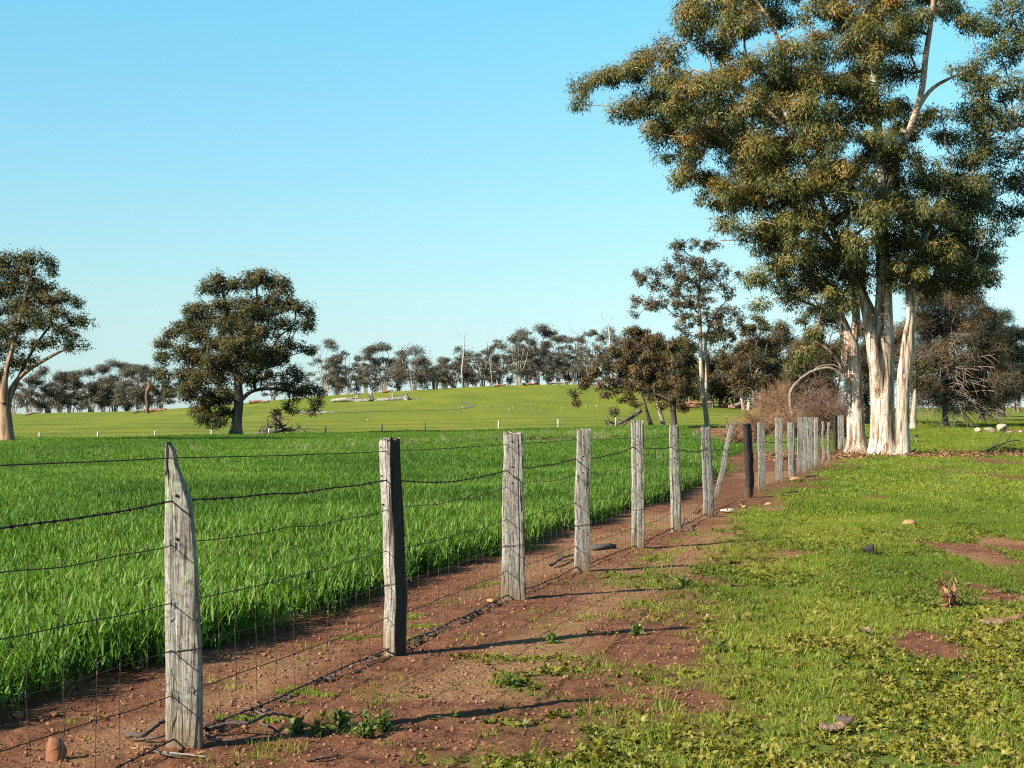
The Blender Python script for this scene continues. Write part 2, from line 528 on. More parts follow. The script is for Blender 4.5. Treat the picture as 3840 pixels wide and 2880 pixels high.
_ps = [(.30, (.035, .025, .019)), (.39, (.105, .084, .064)), (.48, (.200, .178, .148)), (.60, (.300, .276, .240)), (.75, (.225, .210, .185))]
M['post'] = mat_post('weathered_post', _ps, (.59, (.25, .25, .155)))
M['post_lichen'] = mat_post('lichen_post', _ps, (.53, (.27, .285, .175)))
M['post_grey'] = mat_post('grey_post', [(.30, (.04, .034, .03)), (.41, (.12, .108, .092)), (.53, (.225, .208, .180)), (.70, (.30, .282, .245))], (.58, (.235, .245, .17)))
M['post_burnt'] = mat_post('burnt_post', [(.3, (.008, .007, .006)), (.5, (.022, .018, .016)), (.7, (.055, .045, .04))], None, 1.0)


def mat_ground():
    m, nt, b = mat_base('paddock_earth')
    tc = nt.nodes.new('ShaderNodeTexCoord')
    P = tc.outputs['Object']

    def noise(s, d=5, r=.6, dist=0.0, v=None):
        n = N(nt, 'ShaderNodeTexNoise', Scale=s, Detail=d, Roughness=r, Distortion=dist)
        nt.links.new(v or P, n.inputs['Vector'])
        return n.outputs['Fac']

    def attr(k):
        return N(nt, 'ShaderNodeAttribute', _attribute_name=k).outputs['Fac']
    big, mid, fine, grit = noise(.5), noise(4.0, 6), noise(26.0, 5, .7), noise(90.0, 3, .7)
    dirt = ramp(nt, math_n(nt, 'ADD', math_n(nt, 'MULTIPLY', mid, .5), math_n(nt, 'MULTIPLY', fine, .5)),
                [(.34, (.040, .014, .007)), (.45, (.122, .044, .020)), (.57, (.208, .086, .038)), (.70, (.275, .130, .060))])
    sand = ramp(nt, math_n(nt, 'ADD', math_n(nt, 'MULTIPLY', fine, .6), math_n(nt, 'MULTIPLY', grit, .4)), [(.34, (.175, .080, .034)), (.62, (.33, .185, .085))])
    dirt = mixc(nt, attr('sand'), dirt, sand)
    peb = N(nt, 'ShaderNodeTexVoronoi', Scale=70.0, Randomness=1.0); nt.links.new(P, peb.inputs['Vector'])
    pf = ramp(nt, peb.outputs['Distance'], [(.16, (1, 1, 1)), (.30, (0, 0, 0))])
    pf2 = math_n(nt, 'MULTIPLY', pf, ramp(nt, noise(14.0, 3), [(.50, (0, 0, 0)), (.62, (1, 1, 1))]))
    dirt = mixc(nt, math_n(nt, 'MULTIPLY', pf2, .6), dirt, (.22, .085, .035))
    # turf seen between and beyond the modelled blades
    turf = ramp(nt, math_n(nt, 'ADD', math_n(nt, 'MULTIPLY', mid, .45), math_n(nt, 'MULTIPLY', fine, .55)),
                [(.30, (.045, .064, .010)), (.46, (.088, .122, .012)), (.60, (.135, .162, .016)), (.74, (.190, .185, .040))])
    c = mixc(nt, attr('grass'), dirt, turf)
    # grazed paddock up to the ridge
    mp = N(nt, 'ShaderNodeMapping'); mp.inputs['Scale'].default_value = (.22, .05, .22); mp.inputs['Rotation'].default_value = (0, 0, .12)
    nt.links.new(P, mp.inputs[0])
    band = noise(1.0, 6, .6, .5, mp.outputs[0])
    pad = ramp(nt, math_n(nt, 'ADD', math_n(nt, 'MULTIPLY', band, .6), math_n(nt, 'MULTIPLY', noise(1.7, 6, .7), .4)),
               [(.32, (.085, .105, .008)), (.5, (.130, .148, .010)), (.66, (.185, .172, .016))])
    padf = mixc(nt, math_n(nt, 'MULTIPLY', ramp(nt, noise(.06, 3), [(.45, (0, 0, 0)), (.65, (1, 1, 1))]), .45), pad, (.080, .115, .010))
    c = mixc(nt, attr('paddock'), c, padf)
    # sown field: soil and the green of the crop
    cs = ramp(nt, fine, [(.35, (.030, .055, .007)), (.65, (.062, .100, .010))])
    c = mixc(nt, attr('sown'), c, cs)
    trk = ramp(nt, noise(1.3, 5, .7), [(.35, (.11, .05, .022)), (.55, (.19, .11, .055)), (.7, (.23, .18, .10))])
    c = mixc(nt, attr('track'), c, trk)
    nt.links.new(c, b.inputs['Base Color'])
    b.inputs['Roughness'].default_value = .95
    b.inputs['Specular IOR Level'].default_value = .15
    hh = math_n(nt, 'ADD', math_n(nt, 'MULTIPLY', fine, .6), math_n(nt, 'ADD', math_n(nt, 'MULTIPLY', grit, .25), math_n(nt, 'MULTIPLY', pf2, .25)))
    bp = N(nt, 'ShaderNodeBump', Strength=1.0, Distance=.07)
    nt.links.new(hh, bp.inputs['Height']); nt.links.new(bp.outputs[0], b.inputs['Normal'])
    return m


M['ground'] = mat_ground()

# ------------------------------------------------------------------ ground: one sheet out to the horizon
rows = np.concatenate([[-80, -40, -20, -8, -2, 1, 2.5], np.geomspace(4, 40, 250), np.geomspace(40.5, 440, 170), np.geomspace(470, 9000, 24)])
uc = np.concatenate([[-9, -5, -3, -2, -1.4, -1, -.8, -.65, -.52], np.linspace(-.44, .44, 321), [.52, .65, .8, 1, 1.4, 2, 3, 5, 9]])
Yg, Ug = np.meshgrid(rows, uc, indexing='ij')
Xg = Ug * (np.maximum(Yg, 4) + .5)
Zg = terr(Xg, Yg)
gm = grass_m(Xg, Yg)
cm = crop_m(Xg, Yg).astype(float)
tm = track_m(Xg, Yg)
pad = ((Yg > crop_far(Xg)) & (fence_s(Xg, Yg) < np.interp(Yg, [60, 90, 130], [-6, -10, 400]))).astype(float)
in_left = cm > .5
thin = thin_patch(Xg, Yg)
trk = np.where(in_left, ss(1.25, .8, tm), 0)
trk = np.maximum(trk, np.where(in_left, ss(1.2, .7, thin), 0))
sw = fence_s(Xg, Yg)
sand = ss(.585, .83, fbm(Xg * .5, Yg * .35, 44, 3) + .40 * np.exp(-((sw - .75) / .42) ** 2) * (Yg > 8.5) * (Yg < 30) + .26 * np.exp(-((sw + .40) / .3) ** 2)) * .85
# cloddy soil near the lens is real relief
lump = (fbm(Xg * 9, Yg * 9, 70, 3) - .5) * .035 + (fbm(Xg * 15, Yg * 15, 71, 2) - .5) * .016
Zg = Zg + np.where((Yg > 3) & (Yg < 40), lump * (1 - .5 * gm) * (1 - .7 * sand), 0) * np.clip((40 - Yg) / 15, 0, 1)
nr, ncol = Yg.shape
idx = np.arange(nr * ncol).reshape(nr, ncol)
Q = np.stack([idx[:-1, :-1], idx[:-1, 1:], idx[1:, 1:], idx[1:, :-1]], -1).reshape(-1, 4)
me = mesh_np('ground', np.stack([Xg, Yg, Zg], -1).reshape(-1, 3), Q, M['ground'],
             {'grass': (gm * (1 - cm)).ravel(), 'sown': (cm * ss(26, 50, Yg)).ravel(), 'paddock': pad.ravel(), 'track': trk.ravel(), 'sand': sand.ravel()}, True)
tag(link('ground', me), 'gently rolling farmland of red soil, turf verge and green paddocks', kind='structure')


def strip(name, pts, w, mat, label, lift=.03):
    """a worn wheel track laid over the land"""
    pts = np.asarray(pts, float)
    t = np.linspace(0, len(pts) - 1, len(pts) * 14)
    p = np.stack([np.interp(t, np.arange(len(pts)), pts[:, i]) for i in (0, 1)], -1)
    k = np.ones(15) / 15
    p = np.stack([np.convolve(np.pad(p[:, i], 7, mode='edge'), k, 'valid') for i in (0, 1)], -1)
    tn = nrm(np.gradient(p, axis=0)); nn = np.stack([-tn[:, 1], tn[:, 0]], -1)
    ww = w * (.7 + .6 * fbm(p[:, 0] * .3, p[:, 1] * .3, 5, 2))
    rowsv = [p + nn * ww[:, None] * s for s in (-.5, -.17, .17, .5)]
    V = np.stack(rowsv, 1).reshape(-1, 2)
    V = np.concatenate([V, (terr(V[:, 0], V[:, 1]) + lift)[:, None]], 1)
    n = len(p); a = np.arange(n - 1)[:, None] * 4; b = np.arange(3)[None, :]
    Qs = np.stack([a + b, a + b + 1, a + 5 + b, a + 4 + b], -1).reshape(-1, 4)
    return tag(link(name, mesh_np(name, V, Qs, mat, None, True)), label, kind='structure')


M['tyre'] = mat_plain('pressed_grass', (.075, .083, .008), .95, .35, .8)
strip('wheel_track', [hit(p, q)[:2] for p, q in ((700, 893), (780, 890), (860, 888), (930, 887), (985, 885), (1020, 879), (1015, 874), (990, 868))], .9, M['tyre'], 'dark curved wheel track pressed into the hill pasture')

# ------------------------------------------------------------------ scattered ground cover (uncountable)


def scatter(name, protos, pos, yaw, tilt, scl, which, label, tone=None):
    """one object; its points carry copies of the little clumps"""
    pc = bpy.data.collections.new(name + '_clumps')
    for i, pm in enumerate(protos):
        pc.objects.link(bpy.data.objects.new('clump_%02d' % i, pm))
    n = len(pos)
    me = bpy.data.meshes.new(name)
    me.vertices.add(n)
    me.vertices.foreach_set('co', np.asarray(pos, np.float32).ravel())
    a = me.attributes.new('rot', 'FLOAT_VECTOR', 'POINT')
    a.data.foreach_set('vector', np.stack([tilt[:, 0], tilt[:, 1], yaw], -1).astype(np.float32).ravel())
    a = me.attributes.new('scl', 'FLOAT', 'POINT'); a.data.foreach_set('value', scl.astype(np.float32))
    a = me.attributes.new('tone', 'FLOAT', 'POINT'); a.data.foreach_set('value', (rng.random(n) if tone is None else tone).astype(np.float32))
    a = me.attributes.new('which', 'INT', 'POINT'); a.data.foreach_set('value', which.astype(np.int32))
    o = link(name, me)
    ng = bpy.data.node_groups.new(name + '_spread', 'GeometryNodeTree')
    ng.interface.new_socket('Geometry', in_out='INPUT', socket_type='NodeSocketGeometry')
    ng.interface.new_socket('Geometry', in_out='OUTPUT', socket_type='NodeSocketGeometry')
    gi = ng.nodes.new('NodeGroupInput'); go = ng.nodes.new('NodeGroupOutput')
    ip = ng.nodes.new('GeometryNodeInstanceOnPoints')
    ci = ng.nodes.new('GeometryNodeCollectionInfo')
    ci.inputs['Collection'].default_value = pc
    ci.inputs['Separate Children'].default_value = True
    ci.inputs['Reset Children'].default_value = True
    ip.inputs['Pick Instance'].default_value = True

    def na(k, t):
        q = ng.nodes.new('GeometryNodeInputNamedAttribute'); q.data_type = t; q.inputs['Name'].default_value = k
        return q.outputs['Attribute']
    L = ng.links.new
    L(gi.outputs[0], ip.inputs['Points']); L(ci.outputs[0], ip.inputs['Instance'])
    L(na('which', 'INT'), ip.inputs['Instance Index']); L(na('rot', 'FLOAT_VECTOR'), ip.inputs['Rotation']); L(na('scl', 'FLOAT'), ip.inputs['Scale'])
    L(ip.outputs[0], go.inputs[0])
    md = o.modifiers.new('spread', 'NODES'); md.node_group = ng
    return tag(o, label, kind='stuff')


def blades(n, area, h, w, lean, rng, segs=3, hvar=.35, droop=.35, rise=0.0):
    """upright bent leaves standing on a square of ground"""
    p = np.stack([(rng.random(n) - .5) * area, (rng.random(n) - .5) * area, np.zeros(n)], -1)
    p[:, 2] = rise * rng.random(n)
    az = rng.random(n) * 2 * np.pi
    out = np.stack([np.cos(az), np.sin(az), 0 * az], -1)
    sd = np.stack([-np.sin(az), np.cos(az), 0 * az], -1)
    tw = rng.normal(0, .6, n)[:, None]
    sd = nrm(sd + out * tw)
    H = h * (1 - hvar * rng.random(n)); W = w * (.7 + .6 * rng.random(n))
    ln = lean * rng.random(n); dr = droop * rng.random(n) ** 2
    V = []; k = segs + 1
    for s in range(k):
        t = s / segs
        ctr = p + out * ((ln * t + dr * t ** 3) * H)[:, None] + np.array([0, 0, 1])[None] * (H * (t - dr * .9 * t ** 3))[:, None]
        ww = W * (1.0 - t ** 2.2) * (.65 + .7 * min(t * 2.5, 1) * .5)
        if s == segs:
            V.append(ctr[:, None, :])
        else:
            V.append(np.stack([ctr - sd * ww[:, None] * .5, ctr + sd * ww[:, None] * .5], 1))
    V = np.concatenate(V, 1)               # n, 2*segs+1
    m = V.shape[1]; off = np.arange(n)[:, None] * m
    Qs = []
    for s in range(segs - 1):
        Qs.append(off + np.array([[2 * s, 2 * s + 1, 2 * s + 3, 2 * s + 2]]))
    T = off + np.array([[2 * segs - 2, 2 * segs - 1, 2 * segs]])
    tint = np.repeat(np.clip(rng.normal(.45, .27, n), 0, 1), m)
    return V.reshape(-1, 3), (np.concatenate(Qs) if Qs else np.zeros((0, 4), int)), T, tint


def blade_mesh(name, mat, *a, **k):
    V, Q, T, t = blades(*a, **k)
    return mesh_np(name, V, [Q, T], mat, {'tint': t}, True)


def rosette(rng, n, L, W, mat, up=.35):
    az = np.arange(n) / n * 2 * np.pi + rng.normal(0, .3, n)
    out = np.stack([np.cos(az), np.sin(az), 0 * az], -1); sd = np.stack([-np.sin(az), np.cos(az), rng.normal(0, .25, n)], -1)
    l = L * (.6 + .6 * rng.random(n)); w = W * (.7 + .6 * rng.random(n)); e = up * (.3 + 1.2 * rng.random(n))
    z = np.array([0, 0, 1.0])
    a = out * .006
    b = out * (l * .5)[:, None] + z * (l * e * .8)[:, None]
    c = out * l[:, None] + z * (l * e * .75)[:, None]
    V = np.stack([a - sd * (w * .18)[:, None], a + sd * (w * .18)[:, None], b + sd * (w * .5)[:, None], b - sd * (w * .5)[:, None], c], 1)
    off = np.arange(n)[:, None] * 5
    return mesh_np('clump', V.reshape(-1, 3), [off + np.array([[0, 1, 2, 3]]), off + np.array([[3, 2, 4]])], mat, {'tint': np.repeat(np.clip(rng.normal(.5, .22, n), 0, 1), 5)}, True)


def sample(n, y0, y1, ulo, uhi, power=1.0):
    y = y0 + (y1 - y0) * rng.random(n) ** power
    w = (uhi - ulo) * (y + 1)
    keep = rng.random(n) < w / w.max()
    y = y[keep]
    x = (ulo + (uhi - ulo) * rng.random(len(y))) * (y + 1)
    return x, y


def put(x, y, s, lift=0.0, tilt=.12):
    n = len(x)
    pos = np.stack([x, y, terr(x, y) + lift], -1)
    return pos, rng.random(n) * 2 * np.pi, rng.normal(0, tilt, (n, 2)), s


# --- the sown field
near_w = [blade_mesh('crop_tuft', M['wheat'], 270, .46, .150, .0150, .72, rng, segs=3, hvar=.45, droop=.60, rise=.22) for _ in range(6)]
far_w = [blade_mesh('crop_patch', M['wheat'], 400, 1.25, .20, .026, .8, rng, segs=2, hvar=.5, droop=.6, rise=.22) for _ in range(4)]
x, y = sample(26000, 6.0, 40, -.55, .22)
k = crop_m(x, y) & crop_m(x + .12, y - .12)
k &= ~((thin_patch(x, y) < 1.0) & (rng.random(len(x)) < .82))
x, y = x[k], y[k]
edge = np.clip((-fence_s(x, y) - 1.1) / .5, 0, 1)
hgt = .80 + .25 * edge + (fbm(x * .5, y * .5, 12, 3) - .5) * .5
pos, yaw, tl, s = put(x, y, hgt)
x2, y2 = sample(30000, 38, 150, -.46, .22)
k = crop_m(x2, y2)
k &= (track_m(x2, y2) > 1.0) & ~((thin_patch(x2, y2) < 1.0) & (rng.random(len(x2)) < .9))
x2, y2 = x2[k], y2[k]
pos2, yaw2, tl2, s2 = put(x2, y2, .85 + (fbm(x2 * .15, y2 * .15, 13, 3) - .5) * .5)
scatter('cereal_crop', near_w + far_w, np.concatenate([pos, pos2]), np.concatenate([yaw, yaw2]), np.concatenate([tl * .6, tl2 * .3]),
        np.concatenate([s, s2]), np.concatenate([rng.integers(0, 6, len(x)), rng.integers(6, 10, len(x2))]), 'bright green young cereal crop filling the paddock behind the fence',
        np.clip(np.concatenate([fbm(x * .35, y * .25, 14, 4), fbm(x2 * .12, y2 * .05, 14, 4)]) * 1.5 - .25 + rng.normal(0, .12, len(x) + len(x2)), 0, 1))

# --- dry stalks along the headland track
dry = [blade_mesh('dry_tuft', M['straw'], 16, .30, .62, .010, .45, rng, segs=3, hvar=.5, droop=.3) for _ in range(3)]
x, y = sample(9000, 42, 130, -.34, .16)
tmv = track_m(x, y)
k = crop_m(x, y) & (((tmv > .8) & (tmv < 2.0) & (rng.random(len(x)) < .55)) | ((thin_patch(x, y) < 1.0) & (rng.random(len(x)) < .12)))
x, y = x[k], y[k]
pos, yaw, tl, s = put(x, y, .7 + .5 * rng.random(len(x)))
scatter('dry_grass', dry, pos, yaw, tl, s, rng.integers(0, 3, len(x)), 'pale dry grass stalks along the track across the crop')

# --- the turf verge
tufts = [blade_mesh('grass_tuft', M['verge_grass'], 26, .16, .085, .0055, .9, rng, segs=2, hvar=.6, droop=.6) for _ in range(4)]
leafy = [rosette(rng, 12, .034, .014, M['verge_leaf'], .5) for _ in range(3)] + [rosette(rng, 15, .024, .012, M['verge_leaf'], .8) for _ in range(3)]
wide = [blade_mesh('turf_patch', M['verge_grass'], 150, .55, .055, .012, 1.1, rng, segs=2, hvar=.6, droop=.5) for _ in range(3)]
P = []; Yw = []; Tl = []; Sc = []; Wh = []


def lay(x, y, s, wh, lift=0.0, tilt=.15):
    a = put(x, y, s, lift, tilt); P.append(a[0]); Yw.append(a[1]); Tl.append(a[2]); Sc.append(a[3]); Wh.append(wh)


x, y = sample(330000, 5.6, 26, -.22, .42, 1.15)
g = grass_m(x, y); ok = ~crop_m(x, y) & (fence_s(x, y) > -.2)
typ = fbm(x * .9 + 9, y * .6, 51, 3)
gap = ss(.36, .47, fbm(x * 4 + 3, y * 3.2, 55, 3))
k = ok & (rng.random(len(x)) < g * np.interp(y, [6, 12, 26], [.85, .85, .35])) & (rng.random(len(x)) < .35 + .9 * ss(.60, .42, typ) - .30 * ss(11, 20, y)) & (rng.random(len(x)) < .12 + .88 * gap)
xx, yy = x[k], y[k]
lay(xx, yy, (.5 + .9 * rng.random(len(xx)) ** 1.5) * np.interp(yy, [6, 26], [.95, 1.2]), rng.integers(4, 10, len(xx)), .004, .45)
x, y = sample(240000, 5.6, 30, -.24, .42, 1.1)
g = grass_m(x, y); ok = ~crop_m(x, y) & (fence_s(x, y) > -.9)
typ = fbm(x * .9 + 9, y * .6, 51, 3)
k = ok & (rng.random(len(x)) < g * (.16 + .50 * ss(.46, .62, typ) + .40 * ss(10, 18, y)))
xx, yy = x[k], y[k]
lay(xx, yy, .3 + .55 * rng.random(len(xx)) ** 1.4, rng.integers(0, 4, len(xx)))
# a few loose tufts on the bare soil
x, y = sample(24000, 5.6, 24, -.30, .1)
s_ = fence_s(x, y)
k = ~crop_m(x, y) & (s_ > -1.0) & (rng.random(len(x)) < .03 + .6 * ss(.54, .70, fbm(x * 1.4, y * .9, 81, 3)) * ss(.1, .6, s_))
xx, yy = x[k], y[k]
lay(xx, yy, .35 + .75 * rng.random(len(xx)) ** 2, np.where(rng.random(len(xx)) < .6, rng.integers(0, 4, len(xx)), rng.integers(4, 10, len(xx))))
x, y = sample(52000, 24, 150, -.02, .44, 1.35)
g = grass_m(x, y); ok = ~crop_m(x, y) & (fence_s(x, y) > np.interp(y, [24, 60, 75], [.3, .3, -3]))
k = ok & (rng.random(len(x)) < g * .8)
xx, yy = x[k], y[k]
lay(xx, yy, (.55 + .75 * rng.random(len(xx))) * np.interp(yy, [24, 60, 150], [1, 1.2, 1.6]), rng.integers(10, 13, len(xx)))
scatter('verge_turf', tufts + leafy + wide, np.concatenate(P), np.concatenate(Yw), np.concatenate(Tl), np.concatenate(Sc), np.concatenate(Wh),
        'short grass and broadleaf weeds covering the verge beside the fence', np.clip((fbm(np.concatenate(P)[:, 0] * .8, np.concatenate(P)[:, 1] * .35, 57, 4) - .5) * 2.2 + .5 + rng.normal(0, .15, len(np.concatenate(P))) + .20 * ss(15, 8, np.concatenate(P)[:, 1]), 0, 1))
litb = [rosette(rng, 5, .05, .012, M['dead_leaf'], .15) for _ in range(3)]
x, y = sample(16000, 5.7, 22, -.3, .42, 1.4)
k = ~crop_m(x, y) & (rng.random(len(x)) < .15 + .35 * grass_m(x, y))
x, y = x[k], y[k]
pos, yaw, tl, s = put(x, y, .35 + .8 * rng.random(len(x)), .006, .3)
scatter('leaf_litter', litb, pos, yaw, tl, s, rng.integers(0, 3, len(x)), 'dry brown leaf scraps strewn through the verge turf')


# --- gravel and clods
def rock_arrays(rng, r, squash=.7, sub=1, rough=.25):
    import bmesh
    bm = bmesh.new()
    bmesh.ops.create_icosphere(bm, subdivisions=sub, radius=1)
    V = np.array([v.co[:] for v in bm.verts]); T = np.array([[v.index for v in f.verts] for f in bm.faces])
    bm.free()
    o = rng.random(3) * 50
    k = 1 + rough * 2 * (fbm(V[:, 0] * 1.3 + o[0] + V[:, 2], V[:, 1] * 1.3 + o[1] - V[:, 2] * .7, int(o[2] * 9), 3) - .5)
    V = V * k[:, None]
    cut = nrm(rng.normal(size=(7, 3)))
    for c in cut:                       # flat broken faces
        dd = V @ c; lim = .42 + .28 * rng.random(); over = np.maximum(dd - lim, 0)
        V = V - over[:, None] * c[None] * .85
    return V * np.array([1, .8 + .3 * rng.random(), squash])[None] * r, T


M['clod_a'] = mat_plain('pale_clod', (.19, .085, .042), .95, .3, 30)
M['clod_b'] = mat_plain('dark_clod', (.095, .037, .018), .95, .4, 30)
pebs = []
for i in range(5):
    V, T = rock_arrays(rng, .010, .7, 1)
    pebs.append(mesh_np('pebble', V, T, M['laterite'] if i == 0 else M['yellow_stone'] if i == 3 else M['clod_a'] if i == 1 else M['clod_b'], None, False))
x, y = sample(230000, 5.8, 22, -.36, .42, 1.5)
g = grass_m(x, y)
k = ~crop_m(x, y) & (rng.random(len(x)) < (1 - g) * .75 + .02)
x, y = x[k], y[k]
pos, yaw, tl, s = put(x, y, .22 + 1.3 * rng.random(len(x)) ** 5 + .25 * rng.random(len(x)), .002, .5)
scatter('gravel', pebs, pos, yaw, tl, s, rng.choice(5, len(x), p=[.07, .42, .17, .02, .32]), 'small rusty gravel and clods on the bare red soil')

# --- moss cushions and bark litter
mossm = []
for i in range(3):
    V, Q, T, t = blades(260, .16, .022, .006, 1.2, rng, segs=2, hvar=.6, droop=.8)
    V[:, 1] *= .45
    mossm.append(mesh_np('moss', V, [Q, T], M['moss'], {'tint': t}, True))
mp = [(790, 1378), (775, 1379), (745, 1382), (640, 1497), (665, 1500), (690, 1502), (655, 1490), (560, 1556), (585, 1553), (520, 1553), (640, 1520), (860, 1335), (890, 1330), (940, 1305), (980, 1300), (1030, 1270), (1060, 1262), (905, 1355), (930, 1350)]
pp = np.array([hit(*q) for q in mp]); n = len(pp)
scatter('moss', mossm, pp + np.array([0, 0, -.004]), rng.normal(-.2, .25, n), rng.normal(0, .05, (n, 2)), .8 + 1.0 * rng.random(n), rng.integers(0, 3, n), 'flat yellow green moss cushions on damp soil along the fence')
lit = []
for i in range(4):
    n = 26
    b0 = np.stack([rng.normal(0, .16, n), rng.normal(0, .16, n), .01 + .03 * rng.random(n)], -1)
    dr = nrm(np.stack([rng.normal(size=n), rng.normal(size=n) * .5, rng.normal(0, .18, n)], -1)); sdv = nrm(np.cross(dr, rng.normal(size=(n, 3))))
    V, Q = kites(b0, dr, sdv, .08 + .22 * rng.random(n) ** 2, .02 + .025 * rng.random(n))
    lit.append(mesh_np('litter', V, Q, M['dead_leaf'], {'tint': np.repeat(rng.random(n), 4)}))
x = 9 + 17 * rng.random(2600) ** 1.4; y = 59.0 + rng.normal(0, 1, 2600) * np.interp(x, [9, 14, 17, 26], [1.0, .9, .35, .25])
y = np.where(x < 11, y - (11 - x) * 3.5 * rng.random(len(x)), y)
pos, yaw, tl, s = put(x, y, .6 + .9 * rng.random(len(x)), 0, .1)
scatter('bark_litter', lit, pos, yaw, tl, s, rng.integers(0, 4, len(x)), 'brown fallen bark and leaf litter at the foot of the big gums')

# ------------------------------------------------------------------ the post and wire fence
fence = thing('fence', 'long weathered split post fence with barbed wire and rusty mesh', 'fence', (0, 0, 0))


def make_post(base, w0, w1, dp, h, rot, mat, seed, lean=(0, 0), profile=None, jag=.02, top_slant=0.0, wob=.012, burn=False):
    r = np.random.default_rng(seed)
    nseg, nrow = 48, 44
    ang = np.arange(nseg) / nseg * 2 * np.pi + .01
    cx, sx = np.cos(ang), np.sin(ang)
    pw = 8.0
    k = (np.abs(cx) ** pw + np.abs(sx) ** pw) ** (-1 / pw)
    ux, uy = cx * k * .5, sx * k * .5
    groove = (r.random(nseg) - .5) * .05
    for _ in range(4):                       # a few long splits
        groove[r.integers(0, nseg)] -= .10
    V = np.zeros((nrow, nseg, 3))
    for i in range(nrow):
        t = i / (nrow - 1)
        z = -.06 + t * (h + .06)
        w = w0 + (w1 - w0) * t; d = dp * (1 - .12 * t)
        chip = np.minimum(0, fbm(np.arange(nseg) * .45, np.full(nseg, z * 9.0), seed + 40, 3) - .40) * .5 * (k > 1.18)
        g = 1 + groove + chip + .05 * (fbm(np.arange(nseg) * .7, np.full(nseg, z * 7.0), seed, 3) - .5)
        X = ux * w * g; Y = uy * d * g
        if profile is not None:
            f = np.interp(t, profile[0], profile[1]); sft = np.interp(t, profile[0], profile[2])
            X = (X + w * .5) * f - w * .5 + sft
        bend = wob * 1.3 * (fbm(np.array([z * 2.6]), np.array([seed * 1.7]), seed, 2)[0] - .5) * 2
        bend2 = wob * (fbm(np.array([z * 1.6 + 9]), np.array([seed * 1.7]), seed, 2)[0] - .5) * 2
        c, s = math.cos(rot), math.sin(rot)
        V[i, :, 0] = X * c - Y * s + lean[0] * t + bend
        V[i, :, 1] = X * s + Y * c + lean[1] * t + bend2
        V[i, :, 2] = z
    V[-1, :, 2] += (r.random(nseg) - .6) * jag * 2 + top_slant * cx
    V[-2, :, 2] += (r.random(nseg) - .5) * jag
    V = V.reshape(-1, 3)
    i = np.arange(nrow - 1)[:, None] * nseg; j = np.arange(nseg)[None]; j2 = (j + 1) % nseg
    Q = np.stack([i + j, i + j2, i + nseg + j2, i + nseg + j], -1).reshape(-1, 4)
    t0 = (nrow - 1) * nseg
    V = np.concatenate([V, V[t0:].mean(0, keepdims=True) - np.array([[0, 0, .004]])])
    T = np.stack([t0 + np.arange(nseg), t0 + (np.arange(nseg) + 1) % nseg, np.full(nseg, len(V) - 1)], -1)
    bn = np.tile((cx * k > .93).astype(float), nrow) if burn else np.zeros(nrow * nseg)  # darkens one side face of the post, its top centre less
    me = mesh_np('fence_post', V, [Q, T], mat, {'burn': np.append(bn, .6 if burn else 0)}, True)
    me.set_sharp_from_angle(angle=math.radians(28))
    o = link('fence_post', me, fence, base)
    return o


pointed = ([0, .26, .50, .65, .80, .86, .93, .965, .985, 1.0], [1.0, .985, .93, .87, .75, .57, .33, .28, .20, .06], [0, 0, 0, 0, 0, 0, 0, .003, .006, .012])
# centre px, base row, top row, widths (m), depth, turn (deg), lean px at top, material, label
PST = [
    (400, 1618, 958, .160, .155, .075, 0, -6, 'post_lichen', 'broken pointed grey post with pale green lichen', dict(profile=pointed, jag=.004, wob=.003)),
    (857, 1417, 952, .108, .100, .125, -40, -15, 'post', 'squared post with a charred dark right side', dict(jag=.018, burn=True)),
    (1110, 1297, 936, .200, .150, .08, 6, -2, 'post', 'flat topped pale post, third of the row', dict(jag=.016)),
    (1256, 1235, 929, .150, .125, .09, 8, 5, 'post', 'weathered post with a notched rounded top', dict(jag=.02)),
    (1379, 1187, 910, .140, .138, .09, 4, -2, 'post_lichen', 'tall pale post with a knobbly rounded top', dict(jag=.026)),
    (1460, 1149, 919, .130, .110, .07, 10, -5, 'post_lichen', 'narrow straight post with earth stained foot', dict(jag=.012)),
    (1532, 1117, 923, .168, .140, .06, 12, -8, 'post_grey', 'leaning slab post with a dark split in its top', dict(jag=.012)),
    (1619, 1076, 917, .135, .130, .13, 30, -5, 'post_burnt', 'charred black post', dict(jag=.03, wob=.03)),
    (1645.5, 1060, 914, .155, .140, .06, 12, -2, 'post_grey', 'grey green slab post behind the charred one', dict(jag=.012)),
    (1684, 1041, 903, .165, .160, .07, 8, -2, 'post', 'pale straight post tall against the dry scrub', dict(jag=.01)),
    (1712, 1037, 912, .165, .150, .06, 6, -4, 'post_grey', 'short post with a split foot', dict(jag=.01)),
    (1733.5, 1022, 902, .290, .215, .07, 4, -1, 'post_grey', 'broad grey slab post', dict(jag=.012)),
    (1750.5, 1015, 902, .165, .165, .07, 6, -2, 'post_grey', 'speckled post pressed against the broad slab', dict(jag=.01)),
    (1763, 1010, 902, .125, .115, .07, 6, 0, 'post', 'slim pale post', dict(jag=.01)),
    (1780, 1000, 911, .080, .075, .07, 6, -4, 'post_grey', 'thin crooked stake', dict(jag=.02, wob=.06)),
    (1790, 998, 912, .070, .060, .06, 6, -1, 'post_grey', 'thin stake with a forked top', dict(jag=.02, wob=.05)),
    (1806, 984, 898, .110, .110, .12, 30, -2, 'post_burnt', 'dark post beside the gum trunk', dict(jag=.02)),
    (1818.5, 984, 898, .250, .240, .07, 4, -2, 'post_grey', 'last wide slab post touching the gum trunk', dict(jag=.015)),
]
post_xy = []
holes_at = []
